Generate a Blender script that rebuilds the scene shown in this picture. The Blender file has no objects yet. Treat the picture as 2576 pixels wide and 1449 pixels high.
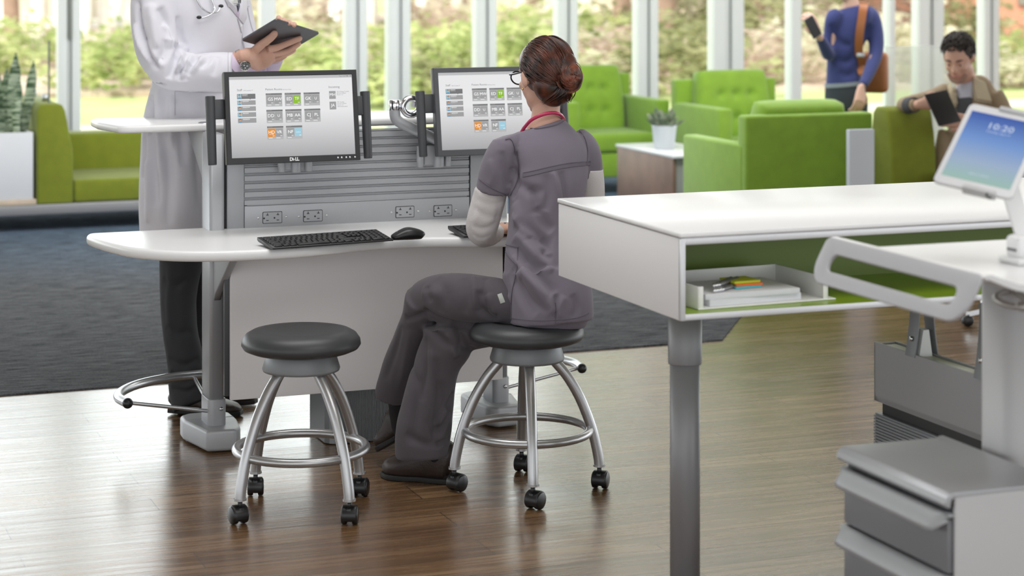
import bpy, bmesh, math, random
from mathutils import Vector, Matrix, noise
R=math.radians
SC=bpy.context.scene
COL=SC.collection
F=5200.0; H=1.67; HOR=-100.0; CX=1288.0
TH=R(21); CT,ST=math.cos(TH),math.sin(TH)
def W(px,py,D): return Vector(((px-CX)/F*D, D, H-(py-HOR)/F*D))
def G(px,py,z=0.0):
    D=F*(H-z)/(py-HOR); return W(px,py,D)
MATS={}
def M(name,col,rough=.5,metal=0.,bump=None,var=None,spec=None,coat=0,sheen=0,emit=None,estr=1.,aniso=None):
    if name in MATS: return MATS[name]
    m=bpy.data.materials.new(name); m.use_nodes=True; nt=m.node_tree; b=nt.nodes['Principled BSDF']
    b.inputs['Base Color'].default_value=(*col,1); b.inputs['Roughness'].default_value=rough; b.inputs['Metallic'].default_value=metal
    if spec is not None: b.inputs['Specular IOR Level'].default_value=spec
    if coat: b.inputs['Coat Weight'].default_value=coat; b.inputs['Coat Roughness'].default_value=.1
    if sheen: b.inputs['Sheen Weight'].default_value=sheen; b.inputs['Sheen Roughness'].default_value=.5
    if emit: b.inputs['Emission Color'].default_value=(*emit,1); b.inputs['Emission Strength'].default_value=estr
    tc=None
    if var or bump:
        tc=nt.nodes.new('ShaderNodeTexCoord')
    if var:   # (scale, amount)
        n=nt.nodes.new('ShaderNodeTexNoise'); n.inputs['Scale'].default_value=var[0]; n.inputs['Detail'].default_value=4
        nt.links.new(tc.outputs['Object'],n.inputs['Vector'])
        r=nt.nodes.new('ShaderNodeValToRGB'); a=var[1]
        r.color_ramp.elements[0].position=.3; r.color_ramp.elements[1].position=.7
        c2=var[2] if len(var)>2 else tuple(min(1,c*(1+a)) for c in col)
        r.color_ramp.elements[0].color=(*[c*(1-a) for c in col],1); r.color_ramp.elements[1].color=(*c2,1)
        nt.links.new(n.outputs['Fac'],r.inputs['Fac']); nt.links.new(r.outputs['Color'],b.inputs['Base Color'])
    if bump:
        n=nt.nodes.new('ShaderNodeTexNoise'); n.inputs['Scale'].default_value=bump[0]; n.inputs['Detail'].default_value=3
        if len(bump)>2:
            mp=nt.nodes.new('ShaderNodeMapping'); mp.inputs['Scale'].default_value=bump[2]
            nt.links.new(tc.outputs['Object'],mp.inputs['Vector']); nt.links.new(mp.outputs['Vector'],n.inputs['Vector'])
        else: nt.links.new(tc.outputs['Object'],n.inputs['Vector'])
        bp=nt.nodes.new('ShaderNodeBump'); bp.inputs['Strength'].default_value=bump[1]; bp.inputs['Distance'].default_value=.01
        nt.links.new(n.outputs['Fac'],bp.inputs['Height']); nt.links.new(bp.outputs['Normal'],b.inputs['Normal'])
    MATS[name]=m; return m
# ---------- object helpers ----------
MW={}   # world matrix of empties / things
def mw(o): return MW.get(o.name,Matrix.Identity(4))
def tag(o,label=None,cat=None,group=None,kind=None):
    if label: o['label']=label
    if cat: o['category']=cat
    if group: o['group']=group
    if kind: o['kind']=kind
    return o
def thing(name,label,cat,loc=(0,0,0),rz=0.,group=None,kind=None,mat4=None):
    o=bpy.data.objects.new(name,None); COL.objects.link(o); o.empty_display_size=.05
    m=mat4 if mat4 is not None else Matrix.Translation(Vector(loc))@Matrix.Rotation(rz,4,'Z')
    o.matrix_world=m; MW[o.name]=m.copy()
    return tag(o,label,cat,group,kind)
def obj(name,bm,mats,parent=None,world=False,smooth=True,mods=None,ang=40):
    """link a bmesh as one mesh object. world=True: verts are world coords, converted into the parent's frame"""
    me=bpy.data.meshes.new(name)
    o=bpy.data.objects.new(name,me)
    if parent is not None:
        o.parent=parent; pm=mw(parent)
        if world: bmesh.ops.transform(bm,matrix=pm.inverted(),verts=bm.verts[:])
        MW[o.name]=pm
    if smooth:
        for f in bm.faces: f.smooth=True
        lim=R(ang)
        for e in bm.edges:
            if len(e.link_faces)==2:
                try:
                    if e.calc_face_angle()>lim: e.smooth=False
                except Exception: pass
    bm.to_mesh(me); bm.free()
    for m in (mats if isinstance(mats,(list,tuple)) else [mats]): me.materials.append(m)
    COL.objects.link(o); MW[o.name]=mw(parent) if parent is not None else Matrix.Identity(4)
    return o
def struct(name,bm,m,parent=None,**k):
    o=obj(name,bm,m,parent,**k)
    if parent is None: o['kind']='structure'
    return o
def dup(root,loc=None,rz=None,label=None,group=None,scale=None):
    r=root.copy(); COL.objects.link(r)
    if loc is not None: r.location=loc
    if rz is not None: r.rotation_euler=(0,0,rz)
    if scale: r.scale=scale
    if label: r['label']=label
    if group: r['group']=group
    for ch in list(root.children):
        c=ch.copy(); COL.objects.link(c); c.parent=r
        for g in list(ch.children):
            d=g.copy(); COL.objects.link(d); d.parent=c
    return r
def BM(): return bmesh.new()
def _new(bm,n0): 
    bm.verts.ensure_lookup_table(); return bm.verts[n0:]
def box(bm,c,s,bev=0.,seg=2,rot=None,mi=0):
    """box centred c, full size s"""
    b2=bmesh.new(); bmesh.ops.create_cube(b2,size=1)
    bmesh.ops.scale(b2,vec=Vector(s),verts=b2.verts)
    if bev>0: bmesh.ops.bevel(b2,geom=b2.edges[:],offset=bev,segments=seg,profile=.5,affect='EDGES')
    m=Matrix.Translation(Vector(c))@(rot.to_4x4() if rot is not None else Matrix.Identity(4))
    merge(bm,b2,m,mi)
def merge(bm,b2,m=None,mi=None):
    vs={}
    for v in b2.verts: vs[v]=bm.verts.new(m@v.co if m is not None else v.co)
    for f in b2.faces:
        try:
            nf=bm.faces.new([vs[v] for v in f.verts]); nf.material_index=f.material_index if mi is None else mi
        except ValueError: pass
    b2.free()
def box2(bm,lo,hi,bev=0.,seg=2,mi=0):
    lo=Vector(lo);hi=Vector(hi); box(bm,(lo+hi)/2,hi-lo,bev,seg,mi=mi)
def prism(bm,pts,z0,z1,bev=0.,seg=3,mi=0,bevv=0.):
    """polygon in xy extruded z0..z1; bev rounds the top/bottom rims; bevv rounds vertical corners"""
    b2=bmesh.new(); vs=[b2.verts.new((p[0],p[1],z0)) for p in pts]
    f=b2.faces.new(vs); r=bmesh.ops.extrude_face_region(b2,geom=[f])
    bmesh.ops.translate(b2,verts=[v for v in r['geom'] if isinstance(v,bmesh.types.BMVert)],vec=(0,0,z1-z0))
    bmesh.ops.recalc_face_normals(b2,faces=b2.faces[:])
    if bevv>0:
        es=[e for e in b2.edges if abs(e.verts[0].co.z-e.verts[1].co.z)>1e-6]
        bmesh.ops.bevel(b2,geom=es,offset=bevv,segments=4,profile=.5,affect='EDGES')
    if bev>0:
        es=[e for e in b2.edges if abs(e.verts[0].co.z-e.verts[1].co.z)<1e-6 and len(e.link_faces)==2 and any(abs(fa.normal.z)>.9 for fa in e.link_faces) and any(abs(fa.normal.z)<.5 for fa in e.link_faces)]
        bmesh.ops.bevel(b2,geom=es,offset=bev,segments=seg,profile=.5,affect='EDGES')
    merge(bm,b2,None,mi)
def lathe(bm,prof,c=(0,0,0),n=40,m=None,mi=0):
    """prof: list (r,z)"""
    b2=bmesh.new(); rings=[]
    for r,z in prof:
        if r<1e-6: rings.append([b2.verts.new((0,0,z))])
        else: rings.append([b2.verts.new((r*math.cos(2*math.pi*i/n),r*math.sin(2*math.pi*i/n),z)) for i in range(n)])
    for a,b in zip(rings,rings[1:]):
        if len(a)==1 and len(b)==1: continue
        for i in range(n):
            j=(i+1)%n
            if len(a)==1: b2.faces.new([a[0],b[j],b[i]])
            elif len(b)==1: b2.faces.new([a[i],a[j],b[0]])
            else: b2.faces.new([a[i],a[j],b[j],b[i]])
    bmesh.ops.recalc_face_normals(b2,faces=b2.faces[:])
    mm=Matrix.Translation(Vector(c)) if m is None else m
    merge(bm,b2,mm,mi)
def catmull(P,n):
    """P: list of tuples (any dim); returns n samples per segment"""
    out=[]; L=len(P)
    for i in range(L-1):
        p0=P[max(i-1,0)];p1=P[i];p2=P[i+1];p3=P[min(i+2,L-1)]
        for k in range(n):
            t=k/n
            out.append(tuple(.5*((2*b)+(-a+c)*t+(2*a-5*b+4*c-d)*t*t+(-a+3*b-3*c+d)*t**3) for a,b,c,d in zip(p0,p1,p2,p3)))
    out.append(tuple(P[-1])); return out
def tube(bm,pts,r,n=12,closed=False,caps=True,smooth=0,mi=0):
    """round tube along pts; r scalar or list"""
    pts=[Vector(p) for p in pts]
    rs=list(r) if isinstance(r,(list,tuple)) else [r]*len(pts)
    if smooth:
        q=catmull([(*p,a) for p,a in zip(pts,rs)],smooth); pts=[Vector(p[:3]) for p in q]; rs=[max(p[3],1e-4) for p in q]
    N=len(pts); rings=[]; up=None
    for i,p in enumerate(pts):
        if closed: t=pts[(i+1)%N]-pts[i-1]
        else: t=pts[min(i+1,N-1)]-pts[max(i-1,0)]
        if t.length<1e-9: t=Vector((0,0,1))
        t.normalize()
        if up is None:
            up=t.orthogonal().normalized()
        else:
            up=(up-t*up.dot(t))
            if up.length<1e-6: up=t.orthogonal()
            up.normalize()
        s=t.cross(up)
        rings.append([bm.verts.new(p+up*rs[i]*math.cos(2*math.pi*k/n)+s*rs[i]*math.sin(2*math.pi*k/n)) for k in range(n)])
    fs=[]
    for i in range(N if closed else N-1):
        a=rings[i];b=rings[(i+1)%N]
        for k in range(n):
            fs.append(bm.faces.new([a[k],a[(k+1)%n],b[(k+1)%n],b[k]]))
    if caps and not closed:
        fs.append(bm.faces.new(rings[0][::-1])); fs.append(bm.faces.new(rings[-1]))
    for f in fs: f.material_index=mi
    bmesh.ops.recalc_face_normals(bm,faces=fs)
def loft(bm,secs,n=20,sub=4,side=(1,0,0),caps=True,power=2.0,mi=0):
    """secs: (x,y,z,a,b): centre, half-width a along 'side' axis (made square to the path), half-depth b across. Smooth through."""
    q=catmull([tuple(s) for s in secs],sub) if sub>1 else [tuple(s) for s in secs]
    P=[Vector(s[:3]) for s in q]; N=len(P); rings=[]; sd=Vector(side).normalized()
    for i in range(N):
        t=(P[min(i+1,N-1)]-P[max(i-1,0)])
        if t.length<1e-9: t=Vector((0,0,1))
        t.normalize(); s=sd-t*sd.dot(t)
        if s.length<1e-3: s=t.orthogonal()
        s.normalize(); u=t.cross(s)
        a=max(q[i][3],.001);b=max(q[i][4],.001); ring=[]
        for k in range(n):
            c=math.cos(2*math.pi*k/n);d=math.sin(2*math.pi*k/n)
            e=2/power
            ring.append(bm.verts.new(P[i]+s*a*math.copysign(abs(c)**e,c)+u*b*math.copysign(abs(d)**e,d)))
        rings.append(ring)
    fs=[]
    for a,b in zip(rings,rings[1:]):
        for k in range(n): fs.append(bm.faces.new([a[k],a[(k+1)%n],b[(k+1)%n],b[k]]))
    if caps:
        for ring,q0,sg in ((rings[0],q[0],-1),(rings[-1],q[-1],1)):
            c=bm.verts.new(sum((v.co for v in ring),Vector())/n)
            for k in range(n): fs.append(bm.faces.new([ring[k],ring[(k+1)%n],c]))
    for f in fs: f.material_index=mi
    bmesh.ops.recalc_face_normals(bm,faces=fs)
    return rings
def ball(bm,c,r,m=None,seg=20,mi=0):
    b2=bmesh.new(); bmesh.ops.create_uvsphere(b2,u_segments=seg,v_segments=seg//2+2,radius=1)
    rr=r if isinstance(r,(list,tuple)) else (r,r,r)
    mm=Matrix.Translation(Vector(c))@(m.to_4x4() if m is not None else Matrix.Identity(4))@Matrix.Diagonal((*rr,1))
    merge(bm,b2,mm,mi)
def fuse(bm,voxel=.008,smooth=4,fac=.5):
    """voxel-union everything in bm into one continuous surface; returns new bmesh"""
    me=bpy.data.meshes.new('tmp'); bm.to_mesh(me); bm.free()
    o=bpy.data.objects.new('tmp',me); COL.objects.link(o)
    r=o.modifiers.new('r','REMESH'); r.mode='VOXEL'; r.voxel_size=voxel; r.adaptivity=0
    if smooth:
        s=o.modifiers.new('s','SMOOTH'); s.iterations=smooth; s.factor=fac
    dg=bpy.context.evaluated_depsgraph_get(); dg.update()
    m2=bpy.data.meshes.new_from_object(o.evaluated_get(dg))
    b=bmesh.new(); b.from_mesh(m2)
    bpy.data.objects.remove(o); bpy.data.meshes.remove(me); bpy.data.meshes.remove(m2)
    return b
def displace(bm,fn):
    """move verts by fn(co,normal)->offset along normal"""
    bm.normal_update()
    off=[(v,v.normal*fn(v.co,v.normal)) for v in bm.verts]
    for v,d in off: v.co+=d
def cut(bm,co,no):
    """remove everything on the +no side and cap"""
    g=bm.verts[:]+bm.edges[:]+bm.faces[:]
    r=bmesh.ops.bisect_plane(bm,geom=g,plane_co=Vector(co),plane_no=Vector(no).normalized(),clear_outer=True)
    es=[e for e in r['geom_cut'] if isinstance(e,bmesh.types.BMEdge)]
    try: bmesh.ops.holes_fill(bm,edges=es,sides=0)
    except Exception: pass
def text_bm(s,size,align='LEFT',ext=0.,bold=0.):
    cu=bpy.data.curves.new('t','FONT'); cu.body=s; cu.size=size; cu.align_x=align; cu.extrude=ext; cu.offset=bold; cu.resolution_u=2
    o=bpy.data.objects.new('t',cu); COL.objects.link(o)
    dg=bpy.context.evaluated_depsgraph_get(); me=bpy.data.meshes.new_from_object(o.evaluated_get(dg))
    b=bmesh.new(); b.from_mesh(me); bpy.data.objects.remove(o); bpy.data.curves.remove(cu); bpy.data.meshes.remove(me)
    return b
def rotXZ(): # text lies in xy -> stand it in xz facing -y
    return Matrix.Rotation(R(90),4,'X')
def basis(o,x,y,z): 
    m=Matrix((x,y,z)).transposed().to_4x4(); m.translation=Vector(o); return m
# ---------- camera ----------
cam=bpy.data.cameras.new('camera'); co=bpy.data.objects.new('camera',cam); COL.objects.link(co)
co.location=(0,0,H); co.rotation_euler=(R(90),0,0)
cam.sensor_width=36; cam.lens=F/2576*36; cam.shift_y=-(724.5-HOR)/2576
cam.dof.use_dof=True; cam.dof.focus_distance=6.6; cam.dof.aperture_fstop=3.2; cam.clip_end=300
SC.camera=co
SC.view_settings.view_transform='Standard'; SC.view_settings.look='None'; SC.view_settings.exposure=0.14
SC.cycles.max_bounces=8; SC.cycles.use_denoising=True
SC.cycles.sample_clamp_indirect=6.0
# ================= ROOM =================
def plane_mat_floor():
    m=bpy.data.materials.new('wood_floor'); m.use_nodes=True; nt=m.node_tree; N=nt.nodes; L=nt.links; b=N['Principled BSDF']
    tc=N.new('ShaderNodeTexCoord'); mp=N.new('ShaderNodeMapping'); mp.inputs['Rotation'].default_value=(0,0,-TH)
    L.new(tc.outputs['Object'],mp.inputs['Vector'])
    br=N.new('ShaderNodeTexBrick'); br.inputs['Scale'].default_value=1; br.inputs['Brick Width'].default_value=1.25; br.inputs['Row Height'].default_value=.16
    br.inputs['Mortar Size'].default_value=.0018; br.inputs['Color1'].default_value=(.2,.2,.2,1); br.inputs['Color2'].default_value=(.8,.8,.8,1); br.inputs['Mortar'].default_value=(0,0,0,1)
    br.offset=.37; br.inputs['Bias'].default_value=0
    L.new(mp.outputs['Vector'],br.inputs['Vector'])
    m2=N.new('ShaderNodeMapping'); m2.inputs['Scale'].default_value=(1.2,20,1); L.new(mp.outputs['Vector'],m2.inputs['Vector'])
    n=N.new('ShaderNodeTexNoise'); n.inputs['Scale'].default_value=1.6; n.inputs['Detail'].default_value=7; n.inputs['Roughness'].default_value=.62; n.inputs['Distortion'].default_value=.4
    L.new(m2.outputs['Vector'],n.inputs['Vector'])
    n2=N.new('ShaderNodeTexNoise'); n2.inputs['Scale'].default_value=1.3; n2.inputs['Detail'].default_value=2; L.new(mp.outputs['Vector'],n2.inputs['Vector'])
    rp=N.new('ShaderNodeValToRGB'); e=rp.color_ramp.elements; e[0].position=.25; e[0].color=(.066,.031,.012,1); e[1].position=.78; e[1].color=(.36,.225,.115,1)
    x=e.new(.5); x.color=(.165,.088,.038,1)
    mx=N.new('ShaderNodeMath'); mx.operation='MULTIPLY_ADD'; mx.inputs[1].default_value=.22; L.new(br.outputs['Color'],mx.inputs[0])
    ad=N.new('ShaderNodeMath'); ad.operation='MULTIPLY_ADD'; ad.inputs[1].default_value=.8; ad.inputs[2].default_value=0; L.new(n.outputs['Fac'],ad.inputs[0]); L.new(ad.outputs[0],mx.inputs[2])
    L.new(mx.outputs[0],rp.inputs['Fac'])
    mix=N.new('ShaderNodeMix'); mix.data_type='RGBA'; mix.blend_type='MULTIPLY'; L.new(br.outputs['Fac'],mix.inputs['Factor']); L.new(rp.outputs['Color'],mix.inputs['A']); mix.inputs['B'].default_value=(.3,.27,.25,1)
    L.new(mix.outputs['Result'],b.inputs['Base Color'])
    rr=N.new('ShaderNodeMapRange'); rr.inputs['To Min'].default_value=.12; rr.inputs['To Max'].default_value=.42; L.new(n.outputs['Fac'],rr.inputs['Value']); L.new(rr.outputs['Result'],b.inputs['Roughness'])
    bp=N.new('ShaderNodeBump'); bp.inputs['Strength'].default_value=.28; bp.inputs['Distance'].default_value=.004
    hh=N.new('ShaderNodeMath'); hh.operation='MULTIPLY_ADD'; hh.inputs[1].default_value=-1.6; L.new(br.outputs['Fac'],hh.inputs[0]); L.new(n.outputs['Fac'],hh.inputs[2]); L.new(hh.outputs[0],bp.inputs['Height']); L.new(bp.outputs['Normal'],b.inputs['Coat Normal']); L.new(bp.outputs['Normal'],b.inputs['Normal'])
    b.inputs['Specular IOR Level'].default_value=.8; b.inputs['Coat Weight'].default_value=.42; b.inputs['Coat Roughness'].default_value=.2
    return m
def carpet_mat():
    m=bpy.data.materials.new('carpet'); m.use_nodes=True; nt=m.node_tree; N=nt.nodes; L=nt.links; b=N['Principled BSDF']
    tc=N.new('ShaderNodeTexCoord'); mp=N.new('ShaderNodeMapping'); mp.inputs['Rotation'].default_value=(0,0,-TH); L.new(tc.outputs['Object'],mp.inputs['Vector'])
    m2=N.new('ShaderNodeMapping'); m2.inputs['Scale'].default_value=(3.,42,1); L.new(mp.outputs['Vector'],m2.inputs['Vector'])
    n=N.new('ShaderNodeTexNoise'); n.inputs['Scale'].default_value=2.2; n.inputs['Detail'].default_value=8; n.inputs['Roughness'].default_value=.72; L.new(m2.outputs['Vector'],n.inputs['Vector'])
    f=N.new('ShaderNodeTexNoise'); f.inputs['Scale'].default_value=260; L.new(tc.outputs['Object'],f.inputs['Vector'])
    ad=N.new('ShaderNodeMath'); ad.operation='MULTIPLY_ADD'; ad.inputs[1].default_value=.35; L.new(f.outputs['Fac'],ad.inputs[0]); L.new(n.outputs['Fac'],ad.inputs[2])
    rp=N.new('ShaderNodeValToRGB'); e=rp.color_ramp.elements; e[0].position=.54; e[0].color=(.010,.011,.014,1); e[1].position=.84; e[1].color=(.19,.195,.21,1)
    L.new(ad.outputs[0],rp.inputs['Fac'])
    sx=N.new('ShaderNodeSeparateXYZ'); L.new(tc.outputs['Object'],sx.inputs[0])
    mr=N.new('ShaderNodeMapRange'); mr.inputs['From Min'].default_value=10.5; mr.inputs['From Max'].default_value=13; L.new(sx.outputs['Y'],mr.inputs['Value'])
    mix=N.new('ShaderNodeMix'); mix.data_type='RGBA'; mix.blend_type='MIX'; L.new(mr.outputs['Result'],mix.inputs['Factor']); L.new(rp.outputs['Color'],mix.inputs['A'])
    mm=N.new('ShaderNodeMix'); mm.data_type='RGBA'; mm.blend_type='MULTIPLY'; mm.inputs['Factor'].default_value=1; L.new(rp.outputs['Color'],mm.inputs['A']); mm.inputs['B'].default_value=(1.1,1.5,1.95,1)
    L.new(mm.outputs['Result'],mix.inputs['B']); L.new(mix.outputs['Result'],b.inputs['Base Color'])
    b.inputs['Roughness'].default_value=.95; b.inputs['Specular IOR Level'].default_value=.1
    bp=N.new('ShaderNodeBump'); bp.inputs['Strength'].default_value=.5; bp.inputs['Distance'].default_value=.004; L.new(ad.outputs[0],bp.inputs['Height']); L.new(bp.outputs['Normal'],b.inputs['Normal'])
    return m
def uv(u,v,z=0.): return Vector((u*CT-v*ST,u*ST+v*CT,z))
def UV(p): return (p[0]*CT+p[1]*ST, -p[0]*ST+p[1]*CT)
WV=-.67*ST+16.5*CT            # the window wall's v
bm=BM(); pts=[uv(-14,-4),uv(18,-4),uv(18,WV+.1),uv(-14,WV+.1)]
prism(bm,pts,-.12,0); struct('floor',bm,plane_mat_floor(),smooth=False)
bm=BM(); a=G(1817,857); b_=a+(G(1862,800)-a).normalized()*7.6; u0,v0=UV(a)
p0=a+(G(0,997)-a)*4.0
prism(bm,[a,b_,uv(UV(b_)[0],WV-.02),uv(-9,WV-.02),p0],.0,.006)
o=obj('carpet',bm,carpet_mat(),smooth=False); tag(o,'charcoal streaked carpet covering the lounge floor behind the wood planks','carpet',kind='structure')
wall=M('ceiling_paint',(.8,.8,.79),.8)
bm=BM(); prism(bm,[uv(-14,-4),uv(18,-4),uv(18,WV+.3),uv(-14,WV+.3)],3.5,3.65); struct('ceiling',bm,wall,smooth=False)
# window wall: posts by where they stand on the wall line
frm=M('window_frame_paint',(.93,.95,.94),.35)
frd=M('window_gasket',(.22,.23,.23),.5)
glassm=bpy.data.materials.new('window_glass'); glassm.use_nodes=True; nt=glassm.node_tree; nt.nodes.remove(nt.nodes['Principled BSDF'])
tr=nt.nodes.new('ShaderNodeBsdfTransparent'); tr.inputs[0].default_value=(.97,.985,.975,1); gl=nt.nodes.new('ShaderNodeBsdfGlossy'); gl.inputs['Roughness'].default_value=.02
mx=nt.nodes.new('ShaderNodeMixShader'); lw=nt.nodes.new('ShaderNodeLayerWeight'); lw.inputs['Blend'].default_value=.12
ml=nt.nodes.new('ShaderNodeMath'); ml.operation='MULTIPLY'; ml.inputs[1].default_value=.35; nt.links.new(lw.outputs['Fresnel'],ml.inputs[0])
nt.links.new(ml.outputs[0],mx.inputs[0]); nt.links.new(tr.outputs[0],mx.inputs[1]); nt.links.new(gl.outputs[0],mx.inputs[2]); nt.links.new(mx.outputs[0],nt.nodes['Material Output'].inputs[0])
MATS['glass']=glassm
def on_wall(px):
    k=(px-CX)/F  # X=kY ; v = -X s + Y c = WV
    Y=WV/(CT-k*ST); return UV((k*Y,Y))[0]
posts=[(-260,-210),(145,200),(655,690),(868,920),(975,1028),(1195,1244),(1400,1448),(1600,1650),(1790,1865),(1985,2010),(2232,2245),(2305,2367),(2470,2506),(2760,2800)]
for i,(a,b) in enumerate(posts):
    ua,ub=on_wall(a),on_wall(b); m=thing('window_%d'%(i+1),None,None,uv(ua,WV),TH,kind='structure')
    w=ub-ua; bm=BM()
    if w>.12:   # double mullion with a recessed channel
        box2(bm,(0,-.05,0),(w*.4,.08,3.5),.004); box2(bm,(w*.62,-.05,0),(w,.08,3.5),.004); box2(bm,(w*.38,-.01,0),(w*.64,.06,3.5),.002)
        g=BM(); box2(g,(w*.4,-.02,0),(w*.44,-.009,3.5)); box2(g,(w*.58,-.02,0),(w*.62,-.009,3.5)); obj('gasket',g,frd,m,smooth=False)
    else: box2(bm,(0,-.05,0),(w,.08,3.5),.006)
    nx=posts[i+1][0] if i+1<len(posts) else 3000
    L_=on_wall(nx)-ua
    box2(bm,(w,-.03,.0),(L_,.05,.09),.003); box2(bm,(w,-.03,3.38),(L_,.05,3.5),.003)
    obj('frame',bm,frm,m)
    g=BM(); box2(g,(w,.0,.09),(L_,.008,3.38)); obj('pane',g,glassm,m,smooth=False)
    if i==1:
        bm=BM(); box2(bm,(w*.44,-.075,1.1),(w*.58,-.02,1.42),.012); obj('handle',bm,M('handle_grey',(.35,.36,.33),.4),m)
# ================= GARDEN =================
def gm(name,c1,c2,sc,c3=None,sy=1.):
    m=bpy.data.materials.new(name); m.use_nodes=True; nt=m.node_tree; N=nt.nodes; b=N['Principled BSDF']
    tc=N.new('ShaderNodeTexCoord'); mp=N.new('ShaderNodeMapping'); mp.inputs['Scale'].default_value=(1,sy,1)
    oi=N.new('ShaderNodeObjectInfo'); ad=N.new('ShaderNodeVectorMath'); nt.links.new(tc.outputs['Object'],mp.inputs[0]); nt.links.new(mp.outputs[0],ad.inputs[0])
    mu=N.new('ShaderNodeMath'); mu.operation='MULTIPLY'; mu.inputs[1].default_value=37; nt.links.new(oi.outputs['Random'],mu.inputs[0]); nt.links.new(mu.outputs[0],ad.inputs[1])
    n=N.new('ShaderNodeTexNoise'); n.inputs['Scale'].default_value=sc; n.inputs['Detail'].default_value=5; nt.links.new(ad.outputs[0],n.inputs['Vector'])
    r=N.new('ShaderNodeValToRGB'); e=r.color_ramp.elements; e[0].position=.36;e[1].position=.64; e[0].color=(*c1,1); e[1].color=(*c2,1)
    if c3: x=e.new(.5); x.color=(*c3,1)
    nt.links.new(n.outputs['Fac'],r.inputs[0]); nt.links.new(r.outputs[0],b.inputs['Base Color']); b.inputs['Roughness'].default_value=.9; b.inputs['Specular IOR Level'].default_value=.1
    if name.startswith('leaves'):
        t_=N.new('ShaderNodeBsdfTranslucent'); x_=N.new('ShaderNodeMixShader'); x_.inputs[0].default_value=.55; nt.links.new(r.outputs[0],t_.inputs[0]); nt.links.new(b.outputs[0],x_.inputs[1]); nt.links.new(t_.outputs[0],x_.inputs[2]); nt.links.new(x_.outputs[0],N['Material Output'].inputs[0])
    return m
lawn=gm('lawn_grass',(.36,.44,.17),(.50,.55,.26),.5)
bm=BM(); prism(bm,[(-70,16.8-7),(-3.5,16.8-2.2),(20,23.5),(70,40),(90,120),(-90,120)],-.25,-.06)
# keep the lawn outside the window line
bm.free(); bm=BM(); prism(bm,[uv(-40,WV+.3),uv(45,WV+.3),uv(60,120),uv(-60,120)],-.25,-.04)
o=struct('ground_lawn',bm,lawn,smooth=False)
bed=gm('mulch_bed',(.42,.30,.23),(.64,.53,.45),1.2)
bm=BM(); prism(bm,[uv(-30,24),uv(-3,23),uv(4,26),uv(14,23.5),uv(34,24),uv(40,60),uv(-40,60)],-.04,.03)
struct('ground_planting_bed',bm,bed,smooth=False)
path=M('pale_path',(.56,.54,.42),.9,var=(1.5,.06))
bm=BM(); prism(bm,[uv(-30,20.1),uv(30,20.1),uv(30,21.3),uv(-30,21.3)],-.04,-.02)
struct('path',bm,path,smooth=False)
rnd=random.Random(5)
def shrub_mesh(seed,leafm,nleaf=700,rx=1.,rz=.8,ls=.085):
    r=random.Random(seed); bm=BM()
    for k in range(nleaf):
        a=r.random()*6.283; cz=r.random(); el=math.asin(cz)
        rad=(.55+.45*r.random())*(1+.28*math.sin(3*a+seed)+.18*math.sin(7*a*1.3+cz*5))
        p=Vector((rx*math.cos(el)*math.cos(a)*rad,rx*math.cos(el)*math.sin(a)*rad,rz*(math.sin(el)*rad+.12)))
        s=ls*(.6+.9*r.random()); m=Matrix.Translation(p)@Matrix.Rotation(r.random()*6.3,4,'Z')@Matrix.Rotation(r.random()*1.4,4,'X')
        vs=[bm.verts.new(m@Vector(q)) for q in ((-s,0,0),(0,-s*.5,.01),(s,0,0),(0,s*.5,.01))]; bm.faces.new(vs)
    return bm
shm=[gm('leaves_lime',(.30,.36,.13),(.72,.74,.40),1.6,(.50,.56,.25)),gm('leaves_olive',(.20,.21,.10),(.58,.56,.34),1.6,(.38,.38,.20)),gm('leaves_pale',(.56,.52,.36),(.84,.80,.64),1.6),gm('leaves_rust',(.42,.32,.25),(.74,.62,.52),1.6)]
lab=['lime green bush','dark olive bush','pale straw coloured bush','russet brown bush']
protos=[]
for k in range(4):
    o=obj('garden_bush',shrub_mesh(k+1,shm[k]),shm[k],smooth=False); protos.append(o)
spots=[ # px, base y, kind, scale ; base on the bed
 (30,175,0,1.1),(255,228,0,1.25),(325,205,1,.9),(335,150,2,.8),(115,160,3,.7),(-70,190,0,1.2),(720,230,0,1.5),(800,190,2,1.1),(850,150,1,1.0),(690,140,2,1.2),(770,100,3,1.2),(950,260,0,1.2),(945,170,0,1.2),
 (1060,255,1,1.1),(1120,190,0,1.4),(1180,230,0,1.2),(1090,120,3,.9),(1160,110,2,1.0),(1290,230,0,1.5),(1360,160,0,1.2),(1300,110,2,1.1),(1420,180,2,1.3),
 (1500,240,2,1.2),(1480,150,0,1.1),(1560,200,3,1.1),(1540,110,2,1.0),(1620,130,1,1.2),(1700,235,1,1.7),(1760,180,1,1.5),(1690,140,0,1.1),(1740,105,2,1.2),
 (1900,215,3,1.1),(1930,160,1,1.5),(1880,110,0,1.2),(1960,110,2,1.2),(2040,205,2,1.3),(2060,150,3,1.1),(2030,100,1,1.3),(2150,190,2,1.2),(2260,190,2,1.3),(2280,130,3,1.2),
 (2220,110,0,1.2),(2400,215,1,1.1),(2440,150,1,1.2),(2385,110,3,1.1),(2520,180,0,.9),(2560,215,2,.9),(2650,190,0,1.2)]
used=[0]*4
for i,(px,py,k,s) in enumerate(spots):
    p=G(px,py,0)
    if UV(p)[1]<WV+3: p=p*((WV+3.5)/UV(p)[1])
    p.z=0.0; ps=s*p.y/31*.75
    where='beyond the window wall'
    if used[k]==0: o=protos[k]
    else: o=protos[k].copy(); COL.objects.link(o)
    used[k]+=1
    o.location=p; o.rotation_euler=(0,0,rnd.random()*6.28); o.scale=(ps*1.15,ps,ps*(.8+.35*rnd.random()))
    tag(o,lab[k]+' growing in the planting bed outside the windows','bush',lab[k]+'es in the garden')
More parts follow.
